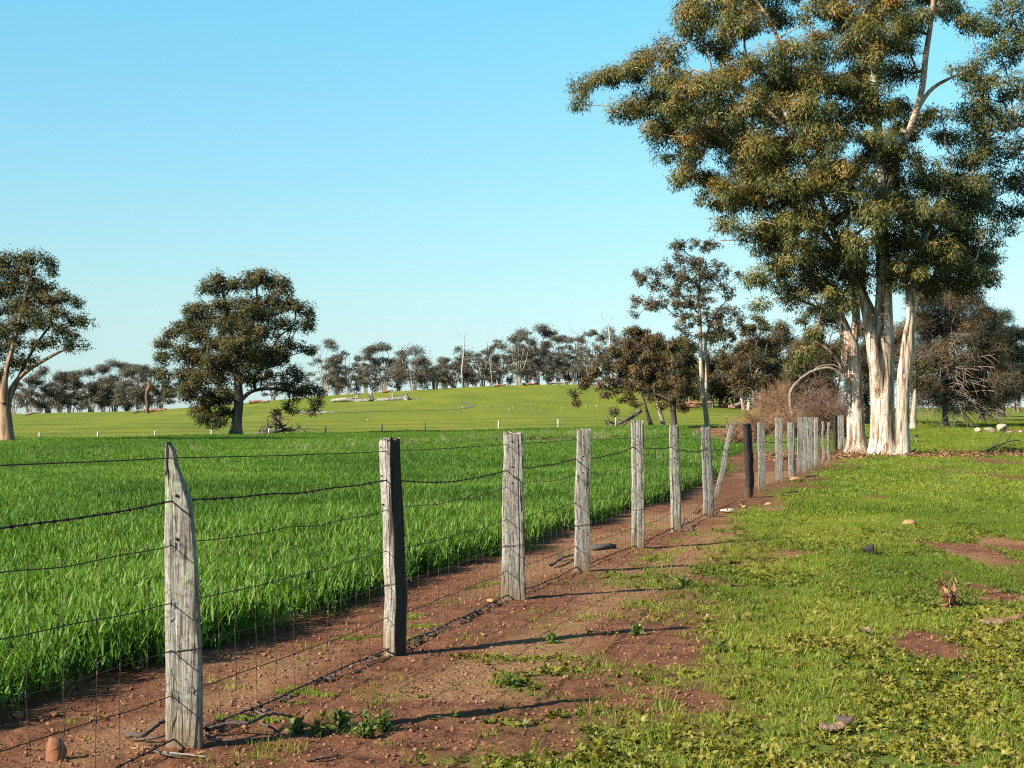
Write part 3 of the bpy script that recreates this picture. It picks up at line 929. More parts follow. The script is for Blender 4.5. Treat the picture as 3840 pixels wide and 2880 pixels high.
for i, (px, by, ty, w0, w1, dp, rot, ln, mk, lab, kw) in enumerate(PST):
    b = hit(px, by); d = b[1] + dp * .4
    b = np.array([b[0] * d / b[1], d, float(terr(b[0], d))])
    h = (by - ty) / F * d
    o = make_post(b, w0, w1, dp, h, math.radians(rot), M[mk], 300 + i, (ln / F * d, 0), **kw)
    o['label'] = lab
    post_xy.append(b)
    holes_at.append((o, w0, dp, math.radians(rot), ln / F * d / h))
# a post just outside the picture carries the wires on towards the camera
b0 = np.array([FX0 + .2537 * 4.3, 4.3, float(terr(-2.2, 4.3))])
make_post(b0, .14, .13, .09, 1.3, .1, M['post'], 299)
# loose split stake hanging in the wires
bA = hit(1549, 1088); hA = (1088 - 924) / F * 27.0
st = make_post(np.array([(1548 - HX) / F * 26.6, 26.6, .22]), .085, .075, .04, hA - .1, math.radians(8), M['post_grey'], 411, ((1583 - 1548) / F * 26.6, .05), jag=.02)
st.name = 'loose_stake'; st['label'] = 'split stake leaning to the right, hung in the wires'

stations = [b0] + post_xy
hts = {
    'top_wire': dict(zip(range(0, 8), (1.36, 1.31, 1.28, 1.257, 1.26, 1.245, 1.21, 1.16))),
    'barbed_wire': dict(zip(range(0, 10), (1.13, 1.116, 1.10, 1.05, 1.075, 1.15, 1.08, 1.02, 1.0, 1.0))),
}


def wire_path(hmap, default, sag, wobble, seed, step=.12, off=-.045):
    """a strand threaded past every post, slack between"""
    pts = []
    r = np.random.default_rng(seed)
    for i in range(len(stations) - 1):
        a, c = stations[i], stations[i + 1]
        za = a[2] + hmap.get(i, default); zc = c[2] + hmap.get(i + 1, default)
        L = np.linalg.norm(c - a)
        if L < .05: continue
        n = max(3, int(L / step))
        t = np.arange(n) / n
        w = wobble * (vnoise(t * L * 2.2 + r.random() * 50, 0 * t, seed) - .5) * 2 * np.sin(np.pi * np.clip(t, 0, 1)) ** .5
        sg = sag * (.5 + r.random()) * min(L / 3, 1.4)
        z = za + (zc - za) * t - sg * 4 * t * (1 - t) + w
        pts.append(np.stack([a[0] + (c[0] - a[0]) * t + off, a[1] + (c[1] - a[1]) * t, z], -1))
    pts.append(np.array([[stations[-1][0] + off, stations[-1][1], stations[-1][2] + default]]))
    return np.concatenate(pts)


def path_z(path, y):
    return np.interp(y, path[:, 1], path[:, 2]), np.interp(y, path[:, 1], path[:, 0])


def add_wire(name, path, r, mat, label=None, barbs=False, seed=0):
    a = Acc().tube(path, r, 5)
    if barbs:
        rr = np.random.default_rng(seed)
        L = np.concatenate([[0], np.cumsum(np.linalg.norm(np.diff(path, axis=0), axis=1))])
        for s in np.arange(.05, min(L[-1], 24), .105):
            p = np.array([np.interp(s, L, path[:, k]) for k in range(3)])
            for _ in range(2):
                d = nrm(rr.normal(size=3) + np.array([0, 0, .3])) * .019
                a.tube(np.stack([p - d, p + d]), .0020, 3, cap=False)
            a.tube(np.stack([p - np.array([0, .012, 0]), p + np.array([0, .012, 0])]), r * 1.5, 5, cap=False)
    o = link(name, a.mesh(name, mat), fence)
    if label: o['label'] = label
    return o


wp_top = wire_path(hts['top_wire'], 1.12, .004, .002, 1)
wp_barb = wire_path(hts['barbed_wire'], 1.0, .035, .008, 2)
wp_m = [wire_path({0: 1.01}, .92, .030, .022, 3, .08), wire_path({0: .80}, .655, .02, .008, 4, .1), wire_path({0: .55}, .445, .018, .008, 5, .1), wire_path({0: .36}, .24, .018, .010, 6, .1)]
wp_bot = wire_path({}, .045, .012, .014, 7, .08, -.035)
add_wire('top_wire', wp_top, .0028, M['wire'], 'taut plain wire along the post tops')
add_wire('barbed_wire', wp_barb, .0044, M['wire'], 'rusty barbed wire below the top strand', True, 11)
for k, wp in enumerate(wp_m):
    add_wire('mesh_wire', wp, .0026, M['wire'])
add_wire('barbed_wire', wp_bot, .0044, M['wire'], 'slack barbed wire lying near the ground', True, 12)
ys = np.arange(4.5, 60, .232)
far_st = Acc()
kn = Acc()
for k, yv in enumerate(ys):
    if min(abs(yv - s[1]) for s in stations) < .04: continue
    yv = yv + rng.normal(0, .012)
    zt, xt = path_z(wp_m[0], yv)
    pts = [[xt, yv, zt + .012]]
    for wp in wp_m[1:]:
        z, x_ = path_z(wp, yv); pts.append([x_ + rng.normal(0, .004), yv + rng.normal(0, .012), z])
    zb = float(terr(xt, yv)); pts.append([xt + rng.normal(0, .01), yv + rng.normal(0, .015), zb + .02])
    pts = np.array(pts)
    tz = np.linspace(0, len(pts) - 1, 17)
    fine = np.stack([np.interp(tz, np.arange(len(pts)), pts[:, c]) for c in range(3)], -1)
    fine[:, 1] += rng.normal(0, .0025, 17)
    if yv < 21:
        a = Acc().tube(fine, .0013, 4)
        for q in pts[:-1]:                      # hinge knots where the stay wraps each strand
            a.tube(np.stack([q - [0, 0, .014], q + [0, 0, .014]]), .0038, 5)
        link('stay_wire', a.mesh('stay_wire', M['wire']), fence)
    else:
        far_st.tube(fine[::4], .0016, 3)
o = link('stay_wire', far_st.mesh('stay_wire', M['wire']), fence)
tag(o, kind='stuff')
# bored holes and ties on the nearer posts
for i, (o, w0, dp, rot, ln) in enumerate(holes_at[:7]):
    for wp in (wp_top, wp_barb, wp_m[0]):
        if i == 0 and wp is wp_top: continue
        z, xw = path_z(wp, post_xy[i][1])
        zl = z - post_xy[i][2] + .025
        c, s = math.cos(rot), math.sin(rot)
        lx = -.012 - .01 * (i == 0); ly = -dp * .5 * .97
        if i == 1: lx = -.02
        ctr = np.array([lx * c - ly * s + ln * zl, lx * s + ly * c, zl])
        nv = np.array([s, -c, 0]) * .002
        a = Acc().tube(np.stack([ctr - nv * 3, ctr + nv]), np.array([.0075, .0075]), 7)
        h = link('wire_hole', a.mesh('wire_hole', M['hole'], False), o)
    # loop of tie wire round the post
    if i in (0, 1, 2, 3, 4):
        z, xw = path_z(wp_m[2], post_xy[i][1]); zl = z - post_xy[i][2]
        th = np.linspace(0, 2 * np.pi, 41)
        k = (np.abs(np.cos(th)) ** 5 + np.abs(np.sin(th)) ** 5) ** (-.2)
        X = np.cos(th) * k * (w0 * .5 * 1.03 + .002); Y = np.sin(th) * k * (dp * .5 * 1.03 + .002)
        pth = np.stack([X * c - Y * s + ln * zl, X * s + Y * c, zl + .012 * np.cos(th)], -1)
        link('tie_wire', Acc().tube(pth, .0021, 5).mesh('tie_wire', M['wire']), o)
# the vertical tie hanging down the right side of the first post
o, w0, dp, rot, ln = holes_at[0]
yf = -dp * .5 - .012
pth = [[.062, yf, .66]]
for zc in (.655, .46, .28):
    th = np.linspace(.5 * np.pi, 2.5 * np.pi, 11)
    xx_ = .062 - (.655 - zc) * .06
    pth += [[xx_ + .013 * np.cos(t), yf, zc + .013 * np.sin(t) - .013] for t in th]
pth += [[.040, yf, .18], [.028, yf - .004, .06], [.012, yf - .01, .01], [-.03, yf - .01, .05]]
link('tie_wire', Acc().tube(np.array(pth), .0022, 5).mesh('tie_wire', M['wire']), o)['label'] = 'hanging tie wire with three loops'

# ------------------------------------------------------------------ trees


def grow(stems, att, rs, tip=.012, e=2.35, seg=.5, jit=.10, plen_w=.30, base_skip=.25, rise=.35):
    """stems: list of (points, radii, parent stem index or None). att: leaf clump centres. Returns stem paths and branch chains with radii"""
    cap = sum(len(s[0]) for s in stems) + len(att) * 14 + 10
    P = np.zeros((cap, 3)); par = np.full(cap, -1); pl = np.zeros(cap); ok = np.zeros(cap, bool); rmax = np.full(cap, np.inf); stem = np.zeros(cap, bool)
    n = 0
    first = []
    for pts, rad, pidx in stems:
        pts = np.asarray(pts, float)
        ids = []
        for k in range(len(pts)):
            P[n] = pts[k]
            if k == 0:
                if pidx is not None:
                    q = int(np.argmin(((P[:n] - pts[0]) ** 2).sum(1))); par[n] = q; pl[n] = pl[q]
            else:
                par[n] = n - 1; pl[n] = pl[n - 1] + np.linalg.norm(pts[k] - pts[k - 1])
            rmax[n] = rad[k]; stem[n] = True
            ok[n] = (k >= len(pts) * base_skip) if pidx is None else k > 0
            ids.append(n); n += 1
    nst = n
    att = np.asarray(att, float)
    sp = P[:nst][ok[:nst]]
    dmin = np.array([np.min(((sp - a) ** 2).sum(1)) for a in att]) if len(att) else np.zeros(0)
    tips = []
    for i in np.argsort(dmin):
        a = att[i]
        v = a - P[:n]
        d = np.linalg.norm(v, axis=1)
        cost = d + plen_w * pl[:n] + rise * np.maximum(-v[:, 2], 0) + np.where(ok[:n], 0, 1e6)
        j = int(np.argmin(cost)); L = d[j]
        m = max(1, min(13, int(round(L / seg))))
        perp = rs.normal(size=3) * jit * L
        perp[2] = abs(perp[2]) * .4 - .12 * jit * L
        prev = j
        for k in range(1, m + 1):
            t = k / m
            q = P[j] + v[j] * t + perp * 4 * t * (1 - t) * .5 + (rs.normal(size=3) * jit * .35 * seg if k < m else 0)
            P[n] = q; par[n] = prev; pl[n] = pl[prev] + L / m; ok[n] = True; prev = n; n += 1
        tips.append(prev)
    R = np.zeros(n)
    kids = [[] for _ in range(n)]
    acc = np.zeros(n)
    for i in range(n - 1, -1, -1):
        if not stem[i]:
            R[i] = max(tip, acc[i] ** (1 / e)) if acc[i] > 0 else tip
        else:
            R[i] = rmax[i]
        if par[i] >= 0:
            kids[par[i]].append(i)
            if not stem[i]: acc[par[i]] += R[i] ** e
    for i in range(nst, n):                      # a branch is never stouter than what bears it
        R[i] = min(R[i], R[par[i]] * .92)
    chains = []
    for i in range(nst, n):
        p = par[i]
        if stem[p] or kids[p] and max(kids[p], key=lambda q: R[q]) != i:
            ch = [p, i]
            while True:
                kk = [q for q in kids[ch[-1]] if not stem[q]]
                if not kk: break
                ch.append(max(kk, key=lambda q: R[q]))
            pts = P[ch]; rr = R[ch].copy(); rr[0] = min(R[ch[0]] * .9, rr[1] * 1.25)
            chains.append((pts, rr))
    return chains, P[:n], R


def wood_mesh(name, chains, mat, origin, sides=None, rough=0.0, seed=0):
    a = Acc()
    for k, (p, r) in enumerate(chains):
        s = sides or (4 if r.max() < .05 else 6 if r.max() < .15 else 10)
        a.tube(p, r, s, rough=rough, seed=seed + k)
    return a.mesh(name, mat, True, origin)


def spline(pts, rad, n):
    pts = np.asarray(pts, float); t = np.linspace(0, len(pts) - 1, n)
    i = np.clip(t.astype(int), 0, len(pts) - 2); f = (t - i)[:, None]
    pad = np.concatenate([2 * pts[:1] - pts[1:2], pts, 2 * pts[-1:] - pts[-2:-1]])
    p0, p1, p2, p3 = pad[i], pad[i + 1], pad[i + 2], pad[i + 3]
    c = .5 * ((2 * p1) + (-p0 + p2) * f + (2 * p0 - 5 * p1 + 4 * p2 - p3) * f ** 2 + (-p0 + 3 * p1 - 3 * p2 + p3) * f ** 3)
    return c, np.interp(t, np.arange(len(pts)), rad)


def leaf_cloud(centres, radii, per, length, width, rs, droop=.55, flat=.8, shell=.5, tints=None, tvar=.2, upbias=.0, face=None):
    """leaves hung round each clump centre; tint follows the clump (young growth) with scatter per leaf"""
    n = len(centres) * per
    c = np.repeat(centres, per, 0); r = np.repeat(radii, per)
    d = nrm(rs.normal(size=(n, 3)))
    rad = r * (shell + (1 - shell) * rs.random(n)) ** 1.0 * (rs.random(n) ** .33)
    off = d * rad[:, None]; off[:, 2] *= flat
    off[:, 2] += upbias * r
    b = c + off
    nv = nrm(nrm(off) * .7 + (0 if face is None else np.repeat(face, per, 0) * .75) + rs.normal(size=(n, 3)) * .50 + np.array([0, 0, .30])[None])
    g = nrm(off) * .5 + rs.normal(size=(n, 3)) * .6 + np.array([0, 0, -droop])[None]
    g = nrm(g - nv * (g * nv).sum(1, keepdims=True))
    sd = nrm(np.cross(g, nv))
    L = length * (.6 + .8 * rs.random(n)); W = width * (.7 + .6 * rs.random(n))
    V, Q = kites(b, g, sd, L, W)
    tc = rs.random(len(centres)) * .5 + .25 if tints is None else tints
    t = np.clip(np.repeat(tc, per) + rs.normal(0, tvar, n), 0, 1)
    return V, Q, np.repeat(t, 4)


def clumps(cl, d0, per_unit, rs, depth_k=.9, sub_r=.34, squash=.75, keep_low=.35, inner=.25):
    """cl: (px, py, r px[, depth offset in m]); small clump centres spread over each bough's billow. Returns centres, radii, height within billow"""
    C = []; R = []; H = []; G = []
    for q, (px, py, r, *rest) in enumerate(cl):
        dz = rest[0] if rest else 0.0
        c = at(px, py, d0 + dz); Rm = r / F * (d0 + dz)
        n = max(3, int(per_unit * (Rm ** 2) + .5))
        d = nrm(rs.normal(size=(n * 3, 3)))
        d = d[(d[:, 2] > -.25) | (rs.random(len(d)) < keep_low)][:n]
        rad = Rm * (inner + (1 - inner) * rs.random(len(d)) ** .5)
        o = d * rad[:, None]; o[:, 2] *= squash; o[:, 1] *= depth_k
        C.append(c + o); R.append(np.full(len(d), sub_r) * (.7 + .6 * rs.random(len(d)))); H.append(d); G.append(np.full(len(d), q))
    return np.concatenate(C), np.concatenate(R), np.concatenate(H), np.concatenate(G)


def tree(name, label, cat, base, stems, cent, rad, hgt, leaf, bark, limb, rs, per=60, length=.16, width=.035, tip=.012, seg=.5, group=None, bare=None, trunk_rough=.08, trunk_sides=14,
         droop=.55, flat=.8, plen_w=.30, jit=.10, tint0=.42, tvar=.17, shell=.5, upbias=0.0, twig_frac=1.0, base_skip=.25, rise=.35, limbs=()):
    """one tree: an Empty at its foot with trunk, branch network and crown"""
    base = np.asarray(base, float)
    t = thing(name, label, cat, base, group)
    att = cent if bare is None else np.concatenate([cent, bare])
    if twig_frac < 1:
        att = att[rs.random(len(att)) < twig_frac]
    chains, P_, R_ = grow(stems, att, rs, tip=tip, seg=seg, plen_w=plen_w, jit=jit, base_skip=base_skip, rise=rise)
    a = Acc()
    for k, (p, r, _) in enumerate(stems):
        if k in limbs:
            link('limb', Acc().tube(p, r, 9, rough=.08, seed=k + 3).mesh('limb', limb, True, base), t)
            continue
        a.tube(p, r, trunk_sides if max(r) > .1 else 8, rough=trunk_rough, seed=k + 3)
    link('trunk', a.mesh('trunk', bark, True, base), t)
    if chains:
        link('branch', wood_mesh('branch', chains, limb, base), t)
    if len(cent):
        tint = np.clip(tint0 + .30 * hgt[:, 2] + rs.normal(0, .12, len(cent)), 0, 1)  # clump tops lighter, undersides darker: young tips plus highlight put into colour
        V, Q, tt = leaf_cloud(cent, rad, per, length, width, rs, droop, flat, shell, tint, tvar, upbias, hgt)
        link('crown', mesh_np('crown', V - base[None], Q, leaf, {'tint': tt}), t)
    return t


def px_stem(pts, d0, n=24, dy=None):
    """trunk drawn as (px, py, width px[, depth offset])"""
    P3 = [at(p[0], p[1], d0 + (p[3] if len(p) > 3 else 0)) for p in pts]
    r = [p[2] * .5 / F * d0 for p in pts]
    return spline(P3, r, n)


def foot(p, r, d0, px, py, flare=1.5):
    """set a stem's foot a little below the ground and flare it"""
    p = p.copy(); r = r.copy()
    z0 = terr(p[0, 0], p[0, 1])
    p[0, 2] = z0 - .15
    h = (p[:, 2] - z0) / max(r[0] * 2.2, .05)
    r = r * (1 + (flare - 1) * np.clip(1 - h, 0, 1) ** 2)
    return p, r


# ---- the big white gums by the fence
rs = np.random.default_rng(5)
dG = hit(1850, 986)[1]
pG = hit(1851, 986)
cl_left = [(1640, 600, 34, -1), (1690, 590, 55, 0), (1740, 560, 60, -1), (1700, 640, 36, 1), (1760, 620, 55, 0), (1800, 640, 45, -1), (1840, 610, 50, 0), (1830, 670, 26, -1), (1640, 655, 20, 1), (1780, 680, 26, 1),
           (1690, 540, 60, 1), (1800, 560, 60, 1), (1745, 760, 30, -.5), (1720, 790, 18, -.5), (1770, 720, 26, -.6), (1855, 560, 45, -1)]
c1 = clumps(cl_left, dG, 30, rs, sub_r=.42, inner=.1)
sA = foot(*px_stem([(1851, 990, 46), (1850, 950, 41), (1846, 880, 38), (1841, 810, 39), (1836, 755, 42), (1826, 715, 26), (1806, 668, 20), (1775, 620, 13), (1735, 575, 8)], dG + .8, 40), dG, 1851, 986, 1.45)
sB = px_stem([(1841, 830, 22), (1839, 775, 22), (1845, 725, 20), (1850, 690, 18), (1846, 640, 15), (1836, 590, 10)], dG + .8, 20)
sC = px_stem([(1842, 850, 12), (1822, 800, 7), (1795, 760, 5), (1760, 735, 4)], dG + .6, 14)
tree('gum_tree', 'lefthand white gum with a single leaning trunk that forks low, against the fence end', 'tree', pG,
     [(sA[0], sA[1], None), (sB[0], sB[1], 0), (sC[0], sC[1], 0)], c1[0], c1[1], c1[2], M['gum_leaf'], M['gum_bark'], M['gum_limb'], rs, per=108, length=.168, width=.037, tip=.024, droop=.85,
     trunk_sides=22, trunk_rough=.10, group='white gums at the end of the fence', base_skip=.55, tint0=.42, twig_frac=.5, limbs=(2,))

rs = np.random.default_rng(6)
cl_main = [
    (1248, 190, 24, -1), (1252, 225, 14, -1), (1290, 178, 30, 0), (1340, 170, 40, 0), (1385, 150, 46, -1), (1430, 120, 48, 1), (1350, 235, 34, -1), (1395, 225, 50, 0), (1400, 285, 20, -1), (1445, 180, 58, -1),
    (1440, 285, 50, 1), (1490, 230, 64, -2), (1480, 330, 52, 0), (1470, 385, 34, -1), (1520, 390, 40, 1), (1535, 300, 60, 2), (1540, 190, 62, -2), (1510, 60, 56, 0), (1500, 10, 42, 0), (1560, 20, 62, -1), (1600, 60, 56, -2),
    (1560, 110, 46, 1), (1620, 0, 50, 1), (1590, 170, 60, 0), (1600, 250, 62, -2), (1600, 330, 58, 1), (1560, 430, 52, -1), (1570, 485, 28, -1), (1620, 440, 60, 0), (1640, 500, 46, -1), (1655, 370, 62, -2),
    (1680, 130, 60, -2), (1740, 110, 56, -3), (1700, 190, 64, -1), (1665, 260, 62, 1), (1740, 250, 66, -3), (1790, 190, 60, -2), (1720, 330, 64, 0), (1780, 310, 62, -3), (1840, 260, 60, -1), (1830, 190, 52, 1),
    (1700, 430, 64, 1), (1760, 410, 66, -2), (1680, 500, 52, 0), (1740, 490, 60, -2), (1800, 470, 60, 0), (1830, 390, 62, -3), (1890, 340, 52, 1), (1850, 530, 52, -2), (1900, 470, 58, -3), (1880, 430, 50, -2),
    (1690, 40, 40, 1), (1760, 30, 36, -1), (1830, 40, 50, -1), (1850, 110, 50, 1), (1890, 20, 42, 1), (1920, 90, 46, -1), (1880, 170, 44, 2), (1940, 160, 40, 1), (1970, 60, 40, 0), (1960, -10, 44, 1), (1800, -20, 60, 0), (1700, -30, 60, 1),
    (1600, -40, 60, 0), (1900, -40, 60, 0), (2020, -10, 40, 1), (1930, 235, 40, 2), (1960, 290, 40, 1), (1660, 330, 60, 5), (1750, 180, 60, 5), (1800, 380, 60, 5), (1850, 60, 60, 4), (1560, 280, 60, 5), (1890, 235, 42, -2), (1885, 135, 40, -2), (1898, 300, 42, -2.5), (1870, 70, 40, -2), (1990, 40, 34, -1), (1925, 30, 40, -1), (1870, 200, 40, -2), (1640, 330, 50, -3), (1720, 400, 50, -3), (2050, 15, 40, 1), (2090, 40, 34, 1), (1955, 110, 34, 1), (1940, 330, 44, -1), (1985, 260, 30, 1.5), (1600, 400, 44, 2), (1480, 250, 44, 3), (1660, 210, 50, 3)]
c2 = clumps([(q[0], q[1], q[2] * 1.13, *q[3:]) for q in cl_main], dG, 25, rs, sub_r=.45, inner=.1)
pM = hit(1912, 988)
m0 = foot(*px_stem([(1908, 992, 62), (1908, 950, 56), (1906, 880, 52), (1904, 800, 51), (1906, 740, 48), (1908, 690, 41), (1910, 600, 32), (1904, 500, 28), (1902, 400, 25), (1898, 300, 20), (1890, 200, 16), (1880, 100, 13), (1862, 10, 10), (1850, -60, 8)], dG, 60), dG, 0, 0, 1.35)
m1 = px_stem([(1908, 940, 22, .5), (1901, 860, 30, .25), (1889, 780, 27), (1880, 720, 22), (1866, 660, 18), (1840, 590, 15), (1800, 500, 13), (1770, 420, 12), (1735, 330, 11), (1700, 250, 9), (1660, 150, 7)], dG - .4, 40)
m2 = px_stem([(1906, 780, 24), (1903, 730, 25), (1890, 690, 22), (1868, 640, 17), (1852, 600, 14), (1810, 540, 12), (1740, 470, 11), (1660, 400, 10), (1590, 320, 8), (1500, 270, 6), (1420, 230, 4)], dG + .5, 40)
m3 = px_stem([(1904, 460, 20), (1930, 370, 14), (1965, 280, 14), (1990, 200, 14), (2000, 120, 13), (2012, 40, 11), (2020, -40, 9)], dG, 26)
m4 = px_stem([(1975, 250, 9), (2010, 195, 9), (2060, 165, 6), (2120, 140, 4)], dG, 14)
m5 = px_stem([(1890, 210, 12), (1870, 120, 10), (1840, 60, 8), (1790, -20, 6)], dG + .3, 16)
m6 = px_stem([(1735, 335, 9), (1690, 270, 8), (1600, 190, 6), (1500, 150, 4)], dG - .4, 16)
m7 = px_stem([(1700, 250, 7), (1690, 120, 7), (1660, 40, 7), (1610, -30, 6)], dG - .4, 16)
bare_px = [(1640, 20), (1620, 60), (2085, 132), (2128, 118), (1470, 255), (1450, 340), (1780, 70), (1640, 330), (1690, 395), (1530, 500), (1555, 520), (1660, 20), (2000, 250)]
bare = np.array([at(p, q, dG + rs.normal(0, .5)) for p, q in bare_px])
tree('gum_tree', 'towering central white gum with the stoutest pale trunk and wide spreading crown', 'tree', pM,
     [(m0[0], m0[1], None)] + [(m[0], m[1], 0) for m in (m1, m2, m3, m4, m5, m6, m7)], c2[0], c2[1], c2[2], M['gum_leaf'], M['gum_bark'], M['gum_limb'], rs, per=108, length=.168, width=.037, tip=.024, droop=.85, bare=bare,
     trunk_sides=24, trunk_rough=.10, group='white gums at the end of the fence', base_skip=.45, plen_w=.22, tint0=.50, twig_frac=.5, limbs=(2, 3, 4, 5, 6, 7))

rs = np.random.default_rng(7)
cl_right = [(1950, 520, 54, 0), (1960, 440, 54, 0), (2000, 470, 60, -1), (1960, 590, 52, -1), (2010, 380, 54, 0), (2060, 420, 60, 1), (2095, 350, 44, 1), (2050, 300, 36, 1), (2060, 500, 62, 1), (2030, 560, 60, -1),
            (2100, 520, 58, 1), (2120, 560, 36, 1), (2100, 595, 50, 0), (2050, 610, 46, 0), (1990, 620, 44, 0), (2135, 600, 20, 0), (1930, 590, 50, 1), (1925, 390, 52, 1), (2090, 450, 48, 2), (2000, 540, 60, 3), (2060, 560, 56, 3), (2030, 250, 28, 0), (2110, 395, 36, 0)]
c3 = clumps([(q[0], q[1], q[2] * 1.1, *q[3:]) for q in cl_right], dG - .7, 28, rs, sub_r=.45, inner=.1)
pR = hit(1951, 988)
r0 = foot(*px_stem([(1951, 991, 32), (1950, 940, 30), (1950, 870, 29), (1953, 810, 29), (1960, 760, 27), (1966, 700, 20), (1970, 640, 17), (1985, 560, 13), (2010, 480, 10), (2040, 400, 8), (2060, 340, 5)], dG - .9, 46), dG, 0, 0, 1.25)
r1 = px_stem([(1953, 840, 16), (1955, 790, 16), (1952, 750, 12), (1962, 690, 10), (1962, 640, 10), (1950, 570, 9), (1955, 480, 7)], dG - 1.0, 22)
r2 = px_stem([(1972, 640, 10), (2010, 615, 8), (2060, 585, 6), (2110, 560, 4)], dG - .9, 14)
tree('gum_tree', 'right hand white gum, slimmer trunk with orange brown bark pressed against the stout one', 'tree', pR,
     [(r0[0], r0[1], None), (r1[0], r1[1], 0), (r2[0], r2[1], 0)], c3[0], c3[1], c3[2], M['gum_leaf'], M['gum_bark'], M['gum_limb'], rs, per=108, length=.168, width=.037, tip=.024, droop=.85,
     trunk_sides=20, trunk_rough=.10, group='white gums at the end of the fence', base_skip=.5, tint0=.38, twig_frac=.5, limbs=(2,))
# a slender dark stem behind, and the tree whose crown comes in at the right
rs = np.random.default_rng(8)
dE = dG + 6
cl_edge = [(2085, 160, 34), (2095, 235, 42), (2110, 305, 42), (2135, 425, 38), (2155, 460, 34), (2130, 70, 40), (2170, 30, 50), (2200, 100, 60), (2150, 130, 50), (2110, 190, 40), (2170, 200, 60), (2210, 260, 50), (2150, 270, 44), (2190, 330, 44), (2120, 250, 34), (2210, 400, 46), (2160, 390, 34), (2200, 460, 34), (2190, 500, 22), (2140, 330, 32),
           (2255, 60, 60), (2262, 200, 60), (2270, 340, 60), (2260, 450, 46), (2340, 150, 70), (2350, 320, 70), (2430, 230, 60), (2180, -30, 40)]
c4 = clumps([(q[0], q[1], q[2] * 1.15, *q[3:]) for q in cl_edge[:20]] + cl_edge[20:], dE, 20, rs, sub_r=.45, inner=.1)
pE = hit(2370, 980)
e0 = foot(*px_stem([(2370, 985, 44), (2366, 850, 38), (2360, 700, 34), (2350, 560, 28), (2330, 440, 22), (2310, 300, 16), (2300, 100, 10)], pE[1], 40), pE[1], 0, 0)
e0 = (np.stack([e0[0][:, 0], e0[0][:, 1] + np.linspace(0, dE - pE[1], 40), e0[0][:, 2]], -1), e0[1])
e1 = px_stem([(2335, 470, 14), (2280, 330, 11), (2212, 268, 11), (2172, 282, 8), (2140, 270, 5)], dE, 20)
tree('gum_tree', 'dark crowned gum reaching in from the side with one pale bare limb', 'tree', pE, [(e0[0], e0[1], None), (e1[0], e1[1], 0)], c4[0], c4[1], c4[2], M['gum_leaf'], M['gum_bark'], M['gum_limb'], rs,
     per=80, length=.17, width=.042, tip=.019, group='white gums at the end of the fence', base_skip=.5, tint0=.28, twig_frac=.5)

# ---- the round gum standing alone in the paddock
rs = np.random.default_rng(9)
B5 = lambda L: [(x / 3.0, 518.4 + y / 3.0, r / 3.0, *k) for x, y, r, *k in L]
pC = hit(509, 944); dC = pC[1]
cl_c = B5([(1420, 290, 90), (1340, 330, 50), (1500, 300, 50), (1590, 285, 85), (1700, 270, 85), (1800, 290, 70), (1850, 330, 40), (1300, 470, 90), (1250, 500, 60), (1450, 440, 80), (1600, 430, 100), (1760, 420, 95), (1880, 430, 70), (1960, 440, 60), (2010, 500, 50), (1980, 560, 55),
              (1180, 570, 65), (1120, 620, 50), (1060, 690, 60), (1040, 770, 56), (1270, 640, 90), (1420, 690, 105), (1560, 590, 90), (1700, 620, 95), (1850, 560, 70), (1850, 700, 80), (1760, 740, 60), (1180, 740, 80), (1300, 790, 90),
              (1550, 780, 95), (1680, 800, 85), (1800, 790, 60), (1890, 870, 60), (1930, 910, 40), (1060, 880, 56), (1190, 890, 80), (1300, 890, 75), (1420, 900, 80), (1620, 900, 70), (1730, 900, 50), (1120, 990, 50), (1240, 1010, 80), (1380, 1040, 85), (1290, 1110, 70),
              (1440, 1120, 55), (1380, 1180, 45), (1470, 1040, 50), (1850, 950, 56), (1910, 1000, 50), (1980, 990, 48), (2050, 990, 46), (2060, 1060, 42), (2030, 1115, 22), (1870, 1080, 28), (1790, 1130, 24), (1800, 1160, 20), (2020, 720, 34), (1960, 690, 30), (1890, 1110, 20),
              (1300, 560, 80, 3), (1500, 520, 90, 3), (1700, 520, 90, 3), (1500, 700, 90, 3), (1300, 800, 90, 3), (1700, 760, 90, 3), (1250, 950, 80, -2), (1400, 780, 80, -3), (1600, 680, 80, -3), (1450, 560, 80, -2.5), (1650, 470, 70, -2)])
cl_c = [(q[0], q[1], q[2] * 1.18, *q[3:]) for q in cl_c] + [(455, 862, 30, -1), (472, 800, 36, -2), (488, 852, 24, -1.5), (540, 792, 32, -2), (500, 760, 36, -2.5), (440, 905, 24, -1), (470, 915, 20, -1)]
cc = clumps(cl_c, dC, 26, rs, sub_r=.50, depth_k=1.0, inner=.1)
k0 = foot(*px_stem([(509, 947, 26), (512, 905, 22), (516, 870, 20), (514, 830, 19), (513, 790, 16), (528, 760, 12), (540, 720, 9), (550, 680, 6)], dC, 30), dC, 0, 0, 1.5)
k1 = px_stem([(516, 868, 12), (545, 845, 8), (590, 840, 7), (640, 850, 5)], dC, 14)
k2 = px_stem([(514, 820, 11), (485, 770, 9), (450, 730, 7), (400, 720, 5)], dC, 14)
k3 = px_stem([(513, 795, 10), (500, 730, 8), (490, 670, 6), (480, 630, 5)], dC, 14)
k4 = px_stem([(385, 890, 5), (372, 850, 5), (362, 800, 5), (365, 780, 4)], dC + 1, 10)
